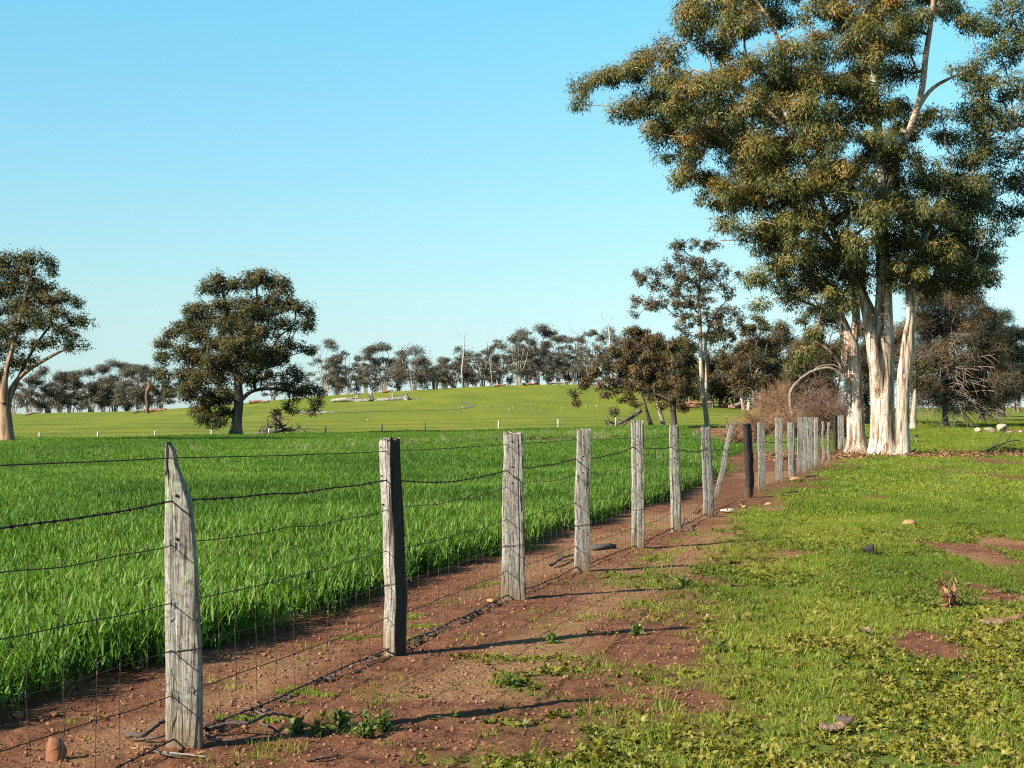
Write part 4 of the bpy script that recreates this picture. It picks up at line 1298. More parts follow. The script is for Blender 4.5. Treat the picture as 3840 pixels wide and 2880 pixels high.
tree('gum_tree', 'lone broad gum with dense rounded dark crown standing at the far crop edge', 'tree', pC, [(k0[0], k0[1], None), (k1[0], k1[1], 0), (k2[0], k2[1], 0), (k3[0], k3[1], 0)], cc[0], cc[1], cc[2],
     M['grey_gum_leaf'], M['grey_bark'], M['dark_bark'], rs, per=62, length=.20, width=.062, tip=.026, seg=.8, base_skip=.3, plen_w=.25, tint0=.45, droop=.3, upbias=.1, twig_frac=.5, limbs=(1, 2, 3, 4))

# ---- the gum at the far left
rs = np.random.default_rng(10)
pL = hit(17, 962); dL = pL[1]
cl_l = B5([(30, 130, 70), (130, 135, 60), (220, 125, 65), (305, 150, 56), (330, 215, 40), (180, 200, 65), (60, 220, 75), (220, 280, 75), (100, 310, 85), (20, 330, 85), (330, 300, 34), (300, 400, 85), (410, 370, 55), (490, 410, 48), (160, 420, 85), (380, 480, 75), (500, 520, 60), (555, 545, 42), (250, 550, 85), (100, 560, 85), (390, 590, 65), (470, 620, 50),
              (545, 680, 30), (440, 690, 54), (330, 650, 50), (240, 690, 60), (130, 680, 56), (20, 690, 75), (100, 790, 70), (190, 790, 50), (20, 860, 50), (-80, 220, 100), (-160, 350, 110), (-90, 480, 110), (-190, 600, 100), (-80, 740, 90), (-260, 480, 100), (-240, 700, 80), (100, 450, 90, 3), (250, 350, 80, 3), (0, 600, 90, -3), (200, 480, 70, -3)])
cl5 = clumps([(q[0], q[1], q[2] * 1.1, *q[3:]) for q in cl_l], dL, 40, rs, inner=.1, sub_r=.45, depth_k=1.0)
l0 = foot(*px_stem([(17, 965, 30), (14, 920, 27), (10, 880, 26), (4, 850, 22), (-12, 790, 16), (-25, 720, 12), (-30, 640, 9)], dL, 30), dL, 0, 0, 1.25)
l1 = px_stem([(12, 895, 20), (20, 860, 14), (30, 830, 10), (60, 800, 9), (110, 770, 7), (150, 750, 4)], dL, 18)
l2 = px_stem([(8, 870, 18), (12, 810, 11), (30, 740, 10), (45, 680, 8), (60, 620, 6), (70, 580, 5)], dL - .3, 18)
l3 = px_stem([(20, 862, 12), (48, 800, 8), (75, 750, 6), (110, 700, 5)], dL + .3, 14)
tree('gum_tree', 'tall gum at the crop corner with tan forked trunk and open grey green crown', 'tree', pL, [(l0[0], l0[1], None), (l1[0], l1[1], 0), (l2[0], l2[1], 0), (l3[0], l3[1], 0)], cl5[0], cl5[1], cl5[2],
     M['grey_gum_leaf'], M['tan_bark'], M['grey_bark'], rs, per=52, length=.18, width=.052, tip=.022, seg=.7, base_skip=.45, plen_w=.25, tint0=.45, droop=.4, twig_frac=.4, limbs=(3,))

# ---- the clump of trees in the middle distance
B7 = lambda L: [(1152 + x / 3.2, 460.8 + y / 3.2, r / 3.2, *k) for x, y, r, *k in L]
S7 = lambda L: [(1152 + x / 3.2, 460.8 + y / 3.2, w / 3.2, *k) for x, y, w, *k in L]
rs = np.random.default_rng(11)
pT = hit(1152 + 1200 / 3.2, 460.8 + 1475 / 3.2); dT = pT[1]
cl_t = B7([(1000, 225, 46), (1050, 235, 40), (1120, 215, 40), (1190, 215, 50), (1250, 235, 34), (990, 310, 40), (1080, 350, 65), (1160, 350, 50), (1280, 370, 46), (930, 380, 50), (1000, 440, 75), (1140, 440, 75), (1210, 430, 50), (1350, 420, 26), (1430, 430, 26), (1270, 460, 50), (760, 440, 55), (830, 430, 50), (730, 470, 36), (850, 530, 55),
              (960, 540, 55), (1060, 520, 65), (1180, 540, 55), (1320, 540, 50), (1370, 570, 36), (700, 620, 46), (820, 640, 60), (900, 620, 50), (1010, 640, 85), (1120, 640, 75), (1220, 630, 40), (690, 710, 28), (1310, 680, 46), (1270, 720, 56), (1400, 740, 50), (1380, 680, 36), (1070, 780, 80), (1280, 800, 64), (1330, 850, 64), (1200, 740, 50), (1440, 780, 30), (1280, 1000, 60), (1310, 1080, 60), (1250, 1150, 50), (1050, 900, 70), (1150, 850, 40)])
ct = clumps([(a_, b_, c_ * 1.32) for a_, b_, c_ in cl_t], dT, 15, rs, sub_r=.40, squash=.85, inner=.1)
t0 = foot(*px_stem(S7([(1203, 1490, 36), (1195, 1400, 36), (1180, 1280, 32), (1165, 1150, 28), (1158, 1000, 28), (1155, 850, 26), (1150, 700, 22), (1140, 600, 18), (1150, 480, 12), (1160, 360, 8), (1180, 280, 5)]), dT, 40), dT, 0, 0, 1.2)
t1 = px_stem(S7([(1190, 1330, 24), (1196, 1200, 24), (1200, 1050, 24), (1190, 940, 22), (1205, 820, 16), (1260, 700, 12), (1320, 620, 8), (1400, 560, 5)]), dT + .6, 26)
t2 = px_stem(S7([(1150, 700, 14), (1050, 600, 10), (950, 520, 8), (850, 470, 6), (780, 440, 5)]), dT, 16)
tree('gum_tree', 'tall open crowned gum with cream upper trunk in the middle clump', 'tree', pT, [(t0[0], t0[1], None), (t1[0], t1[1], 0), (t2[0], t2[1], 0)], ct[0], ct[1], ct[2],
     M['brown_gum_leaf'], M['pale_bark'], M['grey_bark'], rs, per=52, length=.22, width=.07, tip=.026, seg=.8, base_skip=.45, plen_w=.2, tint0=.36, droop=.3, upbias=.15, group='trees of the clump across the crop', twig_frac=.5)
rs = np.random.default_rng(12)
dB = dT - 4
pB = hit(1152 + 960 / 3.2, 460.8 + 1480 / 3.2)
cl_b = B7([(690, 810, 64), (760, 850, 75), (640, 890, 64), (850, 890, 85), (560, 960, 75), (680, 980, 85), (800, 1000, 85), (480, 1050, 75), (420, 1110, 64), (590, 1080, 70), (720, 1100, 85), (840, 1110, 85), (370, 1165, 50), (340, 1190, 30), (500, 1170, 75), (620, 1190, 85), (740, 1200, 75), (860, 1200, 75), (960, 1050, 75), (960, 920, 60), (980, 1180, 80),
              (960, 1260, 70), (290, 1245, 34), (285, 1310, 24), (500, 1260, 40), (640, 1270, 50), (700, 1320, 40), (840, 1280, 46), (1010, 1310, 46), (560, 1365, 24), (1040, 1360, 30), (900, 1330, 40), (760, 920, 80, 3), (620, 1060, 80, 3), (880, 1050, 80, 3), (1060, 1130, 60, 1), (1080, 1230, 46, 1)])
cb = clumps(cl_b, dB, 20, rs, sub_r=.42, squash=.75)
b0_ = foot(*px_stem(S7([(972, 1490, 52), (968, 1380, 44), (965, 1250, 36), (968, 1100, 28), (966, 950, 20), (964, 850, 10)]), dB, 26), dB, 0, 0, 1.15)
b1_ = px_stem(S7([(968, 1330, 22), (930, 1230, 20), (880, 1100, 16), (820, 980, 12), (760, 880, 8)]), dB, 18)
b2_ = px_stem(S7([(962, 1300, 18), (850, 1250, 16), (700, 1200, 12), (560, 1120, 9), (460, 1060, 6)]), dB - .5, 18)
tree('gum_tree', 'bushy russet brown gum on dark twin stems at the left of the middle clump', 'tree', pB, [(b0_[0], b0_[1], None), (b1_[0], b1_[1], 0), (b2_[0], b2_[1], 0)], cb[0], cb[1], cb[2],
     M['brown_gum_leaf'], M['dark_bark'], M['dark_bark'], rs, per=62, length=.24, width=.075, tip=.024, seg=.8, base_skip=.25, tint0=.50, droop=.5, group='trees of the clump across the crop', twig_frac=.5)
for spec, lab, bk in ((S7([(818, 1482, 34), (790, 1390, 26), (765, 1300, 20), (750, 1240, 16), (735, 1150, 10)]), 'leaning dark trunked sapling with a reddish foot in the middle clump', 'dark_bark'),
                      (S7([(902, 1480, 34), (880, 1390, 28), (855, 1300, 22), (850, 1250, 16), (845, 1150, 10)]), 'leaning cream trunked sapling beside the twin black stems', 'pale_bark')):
    rs = np.random.default_rng(int(spec[0][0]))
    pp_ = hit(spec[0][0], spec[0][1] - 2)
    s_ = foot(*px_stem(spec, pp_[1], 20), pp_[1], 0, 0, 1.3)
    q = spec[-1]
    c_ = clumps([(q[0] + dx, q[1] + dy, 20) for dx, dy in ((0, -6), (-16, -20), (14, -24), (0, -40), (-10, 8))], pp_[1], 9, rs, sub_r=.42)
    tree('gum_sapling', lab, 'tree', pp_, [(s_[0], s_[1], None)], c_[0], c_[1], c_[2], M['brown_gum_leaf'], M[bk], M['dark_bark'], rs, per=48, length=.3, width=.09, tip=.024, base_skip=.6, tint0=.42, group='trees of the clump across the crop')


# ---- generic gums for the grove and the ridge
def wild_gum(px, py, top, halfw, rs, leaf, bark, limb, name, label, group, style='umbrella', stems=3, per=30, length=.32, width=.12, dens=1.0, stemw=5.0, tint0=.42, low=.35, dd=0.0, d=None, ntwig=46):
    p = hit(px, py)
    if d is not None: p = np.array([(px - HX) / F * d, d, float(terr((px - HX) / F * d, d))])
    d = p[1] + dd
    H = (py - top)
    cl = []
    if style == 'umbrella':
        n = int(7 + rs.integers(0, 5))
        for k in range(n):
            u = rs.uniform(-1, 1)
            yy = top + H * (.06 + .20 * u * u + .10 * rs.random())
            cl.append((px + u * halfw * .88, yy, halfw * rs.uniform(.20, .36), rs.normal(0, 1.2)))
        for k in range(int(n * low * 2.6)):
            u = rs.uniform(-1, 1)
            cl.append((px + u * halfw * .85, top + H * rs.uniform(.35, .80), halfw * rs.uniform(.12, .26), rs.normal(0, 1.5)))
        sq = .45
    else:
        n = int(16 + rs.integers(0, 6))
        for k in range(n):
            v = rs.random(); u = rs.uniform(-1, 1) * math.sqrt(max(0.05, 1 - (2 * abs(v - .42)) ** 2))
            cl.append((px + u * halfw * .85, top + H * (.08 + .74 * v), halfw * rs.uniform(.22, .38), rs.normal(0, 1.2)))
        sq = .75
    c = clumps(cl, d, 22 * dens, rs, sub_r=.46 * max(1, halfw / 30), squash=sq * 1.25, depth_k=1.0, inner=.05)
    bare = np.array([at(px + rs.uniform(-1, 1) * halfw * .9, top + H * rs.uniform(.05, .85), d + rs.normal(0, .8)) for _ in range(ntwig)])
    ST = []
    for k in range(stems):
        u = (k - (stems - 1) / 2) / max(stems - 1, 1) * 2 + rs.normal(0, .2)
        lean = u * halfw * rs.uniform(.35, .6)
        bx = px + u * halfw * .10
        tp = top + H * rs.uniform(.22, .35)
        w = stemw * rs.uniform(.75, 1.2)
        pts = [(bx, py + 2, w, 0), (bx + lean * .12, py - H * .2, w * .8, 0), (bx + lean * .45 + rs.normal(0, 1.5), py - H * .45, w * .6, rs.normal(0, .5)), (bx + lean * .8, (py - H * .6 + tp) / 2, w * .42, rs.normal(0, .8)), (bx + lean, tp, w * .25, rs.normal(0, 1))]
        q = foot(*px_stem(pts, d, 16), d, 0, 0, 1.2)
        ST.append((q[0], q[1], None))
    return tree(name, label, 'tree', p, ST, c[0], c[1], c[2], leaf, bark, limb, rs, bare=bare, per=per, length=length, width=width, tip=.026, seg=1.0, group=group, trunk_sides=7, trunk_rough=.05, droop=.15, base_skip=.35, twig_frac=.5,
                tint0=tint0, plen_w=.25, jit=.12, upbias=.15, flat=.55 if style == 'umbrella' else .8)


ridge = [
    # px, base row, top row, half width, stems, style, density, label
    (62, 896, 812, 34, 3, 'umbrella', 1.1, 'rounded ridge gum just right of the tall gum on the crop corner'),
    (104, 897, 790, 40, 4, 'umbrella', 1.1, 'ridge gum with many pale thin stems, second right of the tall corner gum'),
    (150, 897, 800, 34, 4, 'umbrella', 1.2, 'low spreading ridge gum left of the layered flat topped one'),
    (196, 896, 795, 38, 4, 'umbrella', 1.3, 'dark ridge gum beneath the left end of the flat topped canopy'),
    (246, 895, 779, 52, 4, 'umbrella', 1.5, 'widest flat topped ridge gum with layered canopy'),
    (300, 893, 787, 44, 4, 'umbrella', 1.3, 'flat topped ridge gum beside the broken red stump'),
    (345, 890, 790, 36, 3, 'umbrella', 1.2, 'ridge gum half hidden behind the lone broad gum'),
    (590, 868, 800, 26, 3, 'umbrella', 1.0, 'small ridge gum seen under the right boughs of the lone broad gum'),
    (702, 856, 731, 38, 4, 'umbrella', .75, 'sparse umbrella topped ridge gum with tall bare stems'),
    (752, 852, 757, 33, 3, 'umbrella', 1.2, 'dense dome topped ridge gum above the white logs'),
    (790, 851, 764, 26, 3, 'umbrella', 1.0, 'slim ridge gum between the dome topped one and the high pointed one'),
    (828, 848, 738, 42, 4, 'umbrella', 1.0, 'ridge gum with a small high tuft above a broad crown and pale stems'),
    (892, 845, 752, 44, 4, 'bushy', 1.1, 'broad dark ridge gum with small tufts poking above its crown'),
    (940, 842, 770, 34, 4, 'umbrella', 1.0, 'low ridge gum left of the bare topped pair'),
    (980, 840, 768, 30, 3, 'umbrella', 1.0, 'narrow ridge gum in front of the dead bare stems'),
    (1008, 839, 752, 32, 3, 'bushy', 1.2, 'bushy dark ridge gum beneath the tallest dead stems'),
    (1044, 837, 754, 30, 3, 'umbrella', 1.1, 'ridge gum just right of the tallest dead stems'),
    (1080, 835, 732, 28, 3, 'umbrella', 1.0, 'slender tufted ridge gum left of the tallest living one'),
    (1120, 833, 716, 34, 4, 'umbrella', 1.0, 'left partner of the tallest ridge gum, thin pale stems'),
    (1160, 831, 701, 46, 4, 'umbrella', 1.3, 'tallest ridge gum with domed layered top'),
    (1206, 830, 722, 32, 3, 'umbrella', 1.0, 'ridge gum just right of the tallest one'),
    (1240, 830, 719, 30, 3, 'umbrella', 1.0, 'tufted ridge gum with slender stems left of the russet clump'),
    (1276, 832, 708, 30, 3, 'umbrella', 1.0, 'ridge gum whose tufts rise behind the left end of the russet clump'),
    (1318, 836, 706, 34, 3, 'bushy', 1.0, 'ridge gum behind the pale dead snag'),
    (1352, 842, 716, 30, 3, 'bushy', 1.0, 'ridge gum hidden mostly by the russet clump'),
]
for i, (px, py, tp, hw, ns, sty, dn, lab) in enumerate(ridge):
    wild_gum(px, py, tp, hw * 1.2, np.random.default_rng(100 + i), M['far_gum_leaf'], M['ridge_bark'], M['ridge_twig'], 'ridge_gum', lab, 'gums along the ridge', sty, ns + 3, per=24, length=.25, width=.095,
             dens=.74 * dn, stemw=2.7, low=1.25, ntwig=120, d=rng.uniform(247, 259))
# a second, thinner rank behind the first
for i, (px, tp, hw, lab) in enumerate([(30, 830, 30, 'ridge gum behind the trunk of the tall corner gum'), (128, 812, 26, 'gum in the gap behind the second and third ridge gums'), (222, 806, 30, 'gum behind the left edge of the widest flat topped canopy'), (275, 800, 30, 'gum behind the right edge of the widest flat topped canopy'), (650, 800, 24, 'thin gum behind the drooping right bough of the lone broad gum'),
                                       (728, 772, 22, 'thin gum behind the sparse umbrella topped one'), (860, 775, 26, 'gum filling the gap left of the broad dark ridge gum'), (962, 785, 26, 'low gum behind the bare topped pair'), (1062, 762, 24, 'thin gum behind the slender tufted one'), (1140, 745, 26, 'gum in the gap left of the tallest ridge gum'), (1184, 745, 26, 'gum in the gap right of the tallest ridge gum'), (1224, 742, 24, 'thin gum behind the tufted ridge gum'), (1262, 738, 24, 'thin gum behind the left end of the russet clump')]):
    d = 264 + 4 * rng.random(); py = HY - (float(terr((px - HX) / F * d, d)) - EYE) / d * F
    wild_gum(px, py, tp, hw, np.random.default_rng(160 + i), M['far_gum_leaf'], M['ridge_bark'], M['ridge_twig'], 'ridge_gum', lab, 'gums along the ridge', 'umbrella' if i % 2 else 'bushy', 6, per=22, length=.27, width=.10, dens=.62, stemw=2.4, low=1.5, d=d, ntwig=110)


# scrub standing between the ridge trunks
for i, (px, hw, tp, lab) in enumerate([(84, 26, 40, 'scrub between the two ridge gums right of the tall corner gum'), (128, 30, 48, 'scrub beneath the many stemmed ridge gum'), (172, 28, 44, 'scrub left of the dark ridge gum'), (224, 34, 52, 'scrub beneath the widest flat topped canopy'), (274, 32, 50, 'scrub beneath the right end of the flat topped canopy'),
                                        (330, 30, 46, 'scrub right of the broken red stump'), (670, 22, 30, 'scrub left of the sparse umbrella topped gum'), (726, 26, 42, 'scrub right of the sparse umbrella topped gum'), (770, 26, 44, 'scrub right of the dome topped gum'), (808, 24, 46, 'scrub left of the broad crown with a high tuft'), (858, 28, 50, 'scrub right of the broad crown with a high tuft'),
                                        (918, 28, 46, 'scrub right of the broad dark gum'), (960, 26, 44, 'scrub left of the dead bare stems'), (1026, 26, 50, 'scrub right of the tallest dead stems'), (1062, 24, 52, 'scrub beneath the shorter dead stems'), (1100, 26, 62, 'scrub left of the pair of tallest gums'), (1142, 28, 66, 'scrub between the two tallest gums'), (1186, 28, 64, 'scrub right of the tallest gum'), (1226, 26, 60, 'scrub left of the slender tufted gum at the row end'), (1262, 28, 64, 'scrub left of the russet clump')]):
    d = 262 + 3 * rng.random(); py = HY - (float(terr((px - HX) / F * d, d)) - EYE) / d * F
    wild_gum(px, py, py - tp, hw, np.random.default_rng(190 + i), M['far_gum_leaf'], M['ridge_bark'], M['ridge_twig'], 'ridge_shrub', 'low grey brown ' + lab, 'scrub along the ridge', 'bushy', 3, per=13, length=.30, width=.115, dens=.6, stemw=1.6, d=d, ntwig=60)


# ---- dead trees
def dead_tree(name, label, px, py, tips, stem, mat, rs, d=None, w=4, group=None, tip=.02):
    p = hit(px, py)
    if d is not None: p = np.array([(px - HX) / F * d, d, float(terr((px - HX) / F * d, d))])
    d = p[1]
    s0 = px_stem([(q[0], q[1], q[2]) for q in stem], d, 18)
    att = np.array([at(a, b, d + rs.normal(0, .4)) for a, b in tips])
    return tree(name, label, 'dead tree', p, [(s0[0], s0[1], None)], np.zeros((0, 3)), np.zeros(0), np.zeros(0), None, mat, mat, rs, bare=att, tip=tip, seg=.8, group=group, trunk_sides=7, trunk_rough=0, base_skip=.3, jit=.08, plen_w=.15)


dead_tree('dead_tree', 'tallest leafless white stems rising above the bushy ridge gum', 1000, 840, [(983, 702), (986, 720), (992, 740), (1000, 703), (1003, 720), (1013, 700), (1015, 715), (1016, 745), (1024, 752), (988, 760)], [(1000, 842, 4), (998, 800, 3.4), (1001, 770, 2.8), (1003, 735, 2)], M['pale_bark'], np.random.default_rng(61), 250)
dead_tree('dead_tree', 'shorter leafless stems left of the slender tufted ridge gum', 1064, 836, [(1050, 715), (1054, 722), (1060, 712), (1056, 735), (1048, 745)], [(1064, 838, 3), (1060, 790, 2.4), (1055, 750, 2)], M['pale_bark'], np.random.default_rng(62), 251)
dead_tree('dead_tree', 'pale forked snag above the left end of the russet clump', 1322, 836, [(1298, 676), (1304, 690), (1310, 668), (1318, 690), (1326, 682), (1314, 705), (1332, 712), (1300, 735), (1290, 748)], [(1322, 838, 5), (1320, 780, 4.4), (1317, 730, 3.6), (1314, 700, 2)], M['pale_bark'], np.random.default_rng(63), 240)
dead_tree('dead_tree', 'thin bare stems rising at the right end of the ridge row', 1262, 832, [(1228, 704), (1234, 712), (1254, 706), (1260, 716), (1248, 724)], [(1250, 834, 3), (1246, 780, 2.4), (1242, 740, 1.8)], M['grey_bark'], np.random.default_rng(64), 252)

# ---- the grove behind the fence end
G8 = 'trees of the grove behind the fence'
for i, (px, py, tp, hw, ns, sty, dn, leafk, bk, lab) in enumerate([
        (1637, 884, 676, 34, 3, 'umbrella', 1.2, 'grey_gum_leaf', 'grey_bark', 'flat topped dark gum rising behind the brown rounded ones'),
        (1612, 886, 760, 36, 2, 'bushy', 1.1, 'brown_gum_leaf', 'pale_bark', 'brown rounded gum with a short white trunk by the log heap'),
        (1652, 882, 722, 48, 3, 'bushy', 1.3, 'brown_gum_leaf', 'grey_bark', 'large olive brown rounded gum behind the tan dry shrub'),
        (1712, 882, 700, 54, 3, 'bushy', 1.4, 'brown_gum_leaf', 'grey_bark', 'tallest olive brown rounded gum left of the white trunks'),
        (1560, 880, 770, 40, 3, 'bushy', 1.1, 'grey_gum_leaf', 'tan_bark', 'dark gum behind the red log heap'),
        (1500, 878, 740, 46, 3, 'bushy', 1.2, 'grey_gum_leaf', 'tan_bark', 'dark gum behind the cream trunk of the tall open gum'),
        (1768, 884, 640, 44, 3, 'umbrella', .8, 'grey_gum_leaf', 'grey_bark', 'thin gum seen through the low boughs of the left white gum'),
        (1800, 884, 735, 46, 3, 'bushy', 1.3, 'brown_gum_leaf', 'grey_bark', 'brown gum directly behind the left white trunk'),
        (1440, 868, 735, 44, 3, 'bushy', 1.1, 'grey_gum_leaf', 'grey_bark', 'dark gum behind the twin black stems'),
        (1395, 858, 730, 40, 3, 'bushy', 1.1, 'far_gum_leaf', 'grey_bark', 'greyish gum behind the middle of the russet clump'),
        (2196, 890, 700, 34, 2, 'bushy', 1.2, 'grey_gum_leaf', 'tan_bark', 'rounded gum with a forked tan trunk at the far right'),
        (2232, 886, 690, 40, 2, 'bushy', 1.2, 'grey_gum_leaf', 'tan_bark', 'gum behind the forked tan trunk at the far right'),
        (1476, 876, 722, 40, 3, 'bushy', 1.1, 'grey_gum_leaf', 'grey_bark', 'dark gum filling behind the right of the russet clump'),
        (1536, 880, 715, 40, 3, 'umbrella', 1.1, 'grey_gum_leaf', 'grey_bark', 'dark gum just right of the cream trunk of the tall open gum'),
        (1590, 882, 740, 42, 3, 'bushy', 1.2, 'brown_gum_leaf', 'grey_bark', 'olive gum between the cream trunk and the white trunked short gum'),
        (1680, 884, 770, 46, 3, 'bushy', 1.3, 'grey_gum_leaf', 'grey_bark', 'low dark gum under the rounded olive brown ones'),
        (1748, 884, 745, 50, 3, 'bushy', 1.3, 'grey_gum_leaf', 'grey_bark', 'low dark gum behind the dead arching bough'),
        (1900, 884, 690, 60, 3, 'bushy', 1.3, 'brown_gum_leaf', 'grey_bark', 'brown gum behind the gap of the white trunks')]):
    wild_gum(px, py, tp, hw * 1.28, np.random.default_rng(220 + i), M[leafk], M[bk], M['grey_bark'], 'grove_gum', lab, G8, sty, ns, per=27, length=.27, width=.10, dens=1.0 * dn, stemw=7.5, low=.6, tint0=.40)


def sheoak(name, label, px, py, top, halfw, rs, leaf, bark, bare_arcs=60, dens=1.0, d=None, group=None, shape=.55, trunkw=12, billows=None):
    p = hit(px, py)
    if d is not None: p = np.array([(px - HX) / F * d, d, float(terr((px - HX) / F * d, d))])
    d = p[1]; H = (py - top) / F * d; hw = halfw / F * d
    cl = []
    n = 46
    for k in range(n):
        v = rs.random() ** .9
        wv = math.sin(math.pi * min(1, (v * .86 + .14))) ** shape
        u = rs.uniform(-1, 1)
        cl.append((px + u * halfw * wv * .88, py - (py - top) * (.16 + .78 * v), halfw * rs.uniform(.18, .32), rs.uniform(-1, 1) * hw * wv * .7))
    if billows: cl = [(a_, b_, r_, rs.uniform(-.6, .6) * hw) for a_, b_, r_ in billows for _ in range(2)]
    c = clumps(cl, d, 17 * dens, rs, sub_r=.6, squash=.85, depth_k=1.0)
    s0 = foot(*px_stem([(px, py + 2, trunkw), (px + 2, py - 30, trunkw * .8), (px - 2, py - (py - top) * .4, trunkw * .6), (px + 1, py - (py - top) * .7, trunkw * .35), (px, top + 14, 3)], d, 20), d, 0, 0)
    # long bare boughs in the shaded lower part, arching out and down
    t = tree(name, label, 'tree', p, [(s0[0], s0[1], None)], c[0], c[1], c[2], leaf, bark, M['dead_twig'], rs, per=38, length=.60, width=.040, tip=.022, seg=.9, group=group, trunk_sides=9, droop=-.25, base_skip=.1, tint0=.40, shell=.2, twig_frac=.25, tvar=.14)
    a = Acc()
    for k in range(bare_arcs):
        az = rs.random() * 2 * np.pi; z0 = H * rs.uniform(.10, .62); L = hw * rs.uniform(.7, 1.15) * (1.0 if z0 < H * .4 else .7)
        m = 9; tt = np.linspace(0, 1, m)
        rise_ = rs.uniform(-.15, .5)
        q = np.stack([np.cos(az) * L * tt, np.sin(az) * L * tt, z0 + L * rise_ * tt - L * rs.uniform(.15, .6) * tt ** 2.4], -1)
        q[:, :2] += rs.normal(0, .05, (m, 2)) * np.linspace(0, 3, m)[:, None]
        q[:, 2] = np.maximum(q[:, 2], .15)
        a.tube(q, np.linspace(.05, .016, m), 4)
        for _ in range(5):
            j = rs.integers(3, m - 1); l2 = L * rs.uniform(.15, .4)
            dv = nrm(q[j + 1] - q[j] + rs.normal(0, .35, 3) * np.linalg.norm(q[j + 1] - q[j]) * 2 + np.array([0, 0, -.12]))
            t3 = np.linspace(0, 1, 5)[:, None]
            a.tube(q[j] + dv * l2 * t3 + np.array([0, 0, -.25])[None] * l2 * t3 ** 2, np.linspace(.022, .012, 5), 3)
    link('dead_limb', a.mesh('dead_limb', M['dead_twig']), t)
    return t


sheoak('sheoak', 'broad brown sheoak with tangled bare grey lower boughs behind the white gums', 2040, 922, 606, 118, np.random.default_rng(71), M['oak_needle'], M['grey_bark'], 130, .9, group='sheoaks at the verge', trunkw=16,
       billows=[(1990, 655, 38), (2035, 640, 42), (2085, 655, 44), (2125, 695, 40), (1985, 710, 44), (2040, 705, 55), (2095, 735, 52), (1985, 775, 50), (2045, 785, 60), (2115, 795, 52), (2150, 755, 34), (1995, 845, 44), (2060, 855, 50), (2130, 860, 44), (2165, 830, 40)])
sheoak('sheoak', 'darkest conical sheoak against the sky beyond the broad brown one', 2165, 900, 664, 62, np.random.default_rng(72), M['pine_needle'], M['dark_bark'], 40, .8, group='sheoaks at the verge',
       billows=[(2165, 690, 24), (2150, 725, 34), (2190, 725, 26), (2165, 765, 42), (2205, 770, 34), (2140, 800, 40), (2190, 820, 44), (2160, 855, 44), (2215, 840, 36)])
sheoak('sheoak', 'lower brown sheoak under the dark conical one', 2120, 908, 755, 60, np.random.default_rng(73), M['oak_needle'], M['grey_bark'], 70, 1.2, group='sheoaks at the verge')
sheoak('sheoak', 'russet sheoak seen between the white trunks', 1872, 915, 740, 56, np.random.default_rng(74), M['oak_needle'], M['grey_bark'], 60, 1.1, group='sheoaks at the verge')
sheoak('sheoak', 'olive brown sheoak bush left of the dead arching bough', 1745, 900, 738, 62, np.random.default_rng(75), M['oak_needle'], M['grey_bark'], 50, 1.2, group='sheoaks at the verge')
rs = np.random.default_rng(76)
for px, py, lab, spec in ((1972, 926, 'short white gum trunk standing just behind the right hand white gum', [(1972, 928, 15), (1973, 900, 13), (1975, 870, 10), (1977, 840, 5)]),):
    p = hit(px, py)
    s0 = foot(*px_stem(spec, p[1], 20), p[1], 0, 0, 1.3)
    c_ = clumps([(1985, 830, 24), (1972, 812, 24), (1998, 800, 26), (1985, 785, 22), (2005, 835, 18)], p[1], 12, rs)
    tree('gum_tree', lab, 'tree', p, [(s0[0], s0[1], None)], c_[0], c_[1], c_[2], M['grey_gum_leaf'], M['pale_bark'], M['grey_bark'], rs, per=40, length=.25, width=.08, tip=.022, base_skip=.5)


def dry_shrub(name, label, base, h, w, n, rs, mat, twigs=5, arch=.5, r0=.018, skew=0.0, stem_part=True):
    """leafless shrub: a fan of arching stems, each with finer twigs"""
    base = np.asarray(base)
    t = thing(name, label, 'shrub', base)
    A1, A2 = Acc(), Acc()
    for k in range(n):
        az = rs.random() * 2 * np.pi; e = rs.random() ** .6
        out = np.array([np.cos(az) * w * e + skew * h * .3, np.sin(az) * w * e, 0])
        hh = h * rs.uniform(.55, 1.0) * (1 - .35 * e * e)
        m = 8; tt = np.linspace(0, 1, m)[:, None]
        st = np.array([rs.normal(0, w * .12), rs.normal(0, w * .12), -.03])
        q = st + out * tt ** 1.3 + np.array([0, 0, hh])[None] * (tt * (1 + arch) - arch * tt ** 2.2) + rs.normal(0, .02, (m, 3)) * tt * h
        A1.tube(q, np.linspace(r0, r0 * .4, m), 4, a=rs.random())
        for _ in range(twigs):
            j = rs.integers(2, m - 1); L = h * rs.uniform(.12, .32)
            dv = nrm(nrm(q[j + 1] - q[j]) + rs.normal(0, .55, 3))
            t3 = np.linspace(0, 1, 4)[:, None]
            A2.tube(q[j] + dv * L * t3 + np.array([0, 0, -.12])[None] * L * t3 ** 2, np.linspace(r0 * .45, r0 * .25, 4), 3)
    link('stem', A1.mesh('stem', mat), t)
    link('twig', A2.mesh('twig', mat), t)
    return t


for i, (px, py, top, w, n, lab, tw) in enumerate([
        (1672, 940, 815, 1.7, 190, 'tallest tan leafless shrub, behind the pale straight post', 9),
        (1632, 956, 868, 1.7, 140, 'spreading tan leafless shrub behind the charred post', 9),
        (1588, 966, 905, 1.3, 80, 'low tan leafless shrub beside the leaning stake', 8),
        (1700, 945, 870, 1.2, 90, 'tan leafless shrub in front of the dead arching bough', 8),
        (1770, 950, 832, 1.8, 170, 'reddish leafless thicket behind the slim posts', 9),
        (1815, 948, 840, 1.5, 130, 'reddish leafless thicket beside the left white trunk', 8)]):
    b_ = hit(px, py); hh = (py - top) / F * b_[1]
    dry_shrub('dry_shrub', lab, b_, hh, w, n, np.random.default_rng(500 + i), M['tan_twig'] if i < 4 else M['brown_twig'], tw, .45, .016, .25 if i < 3 else 0)
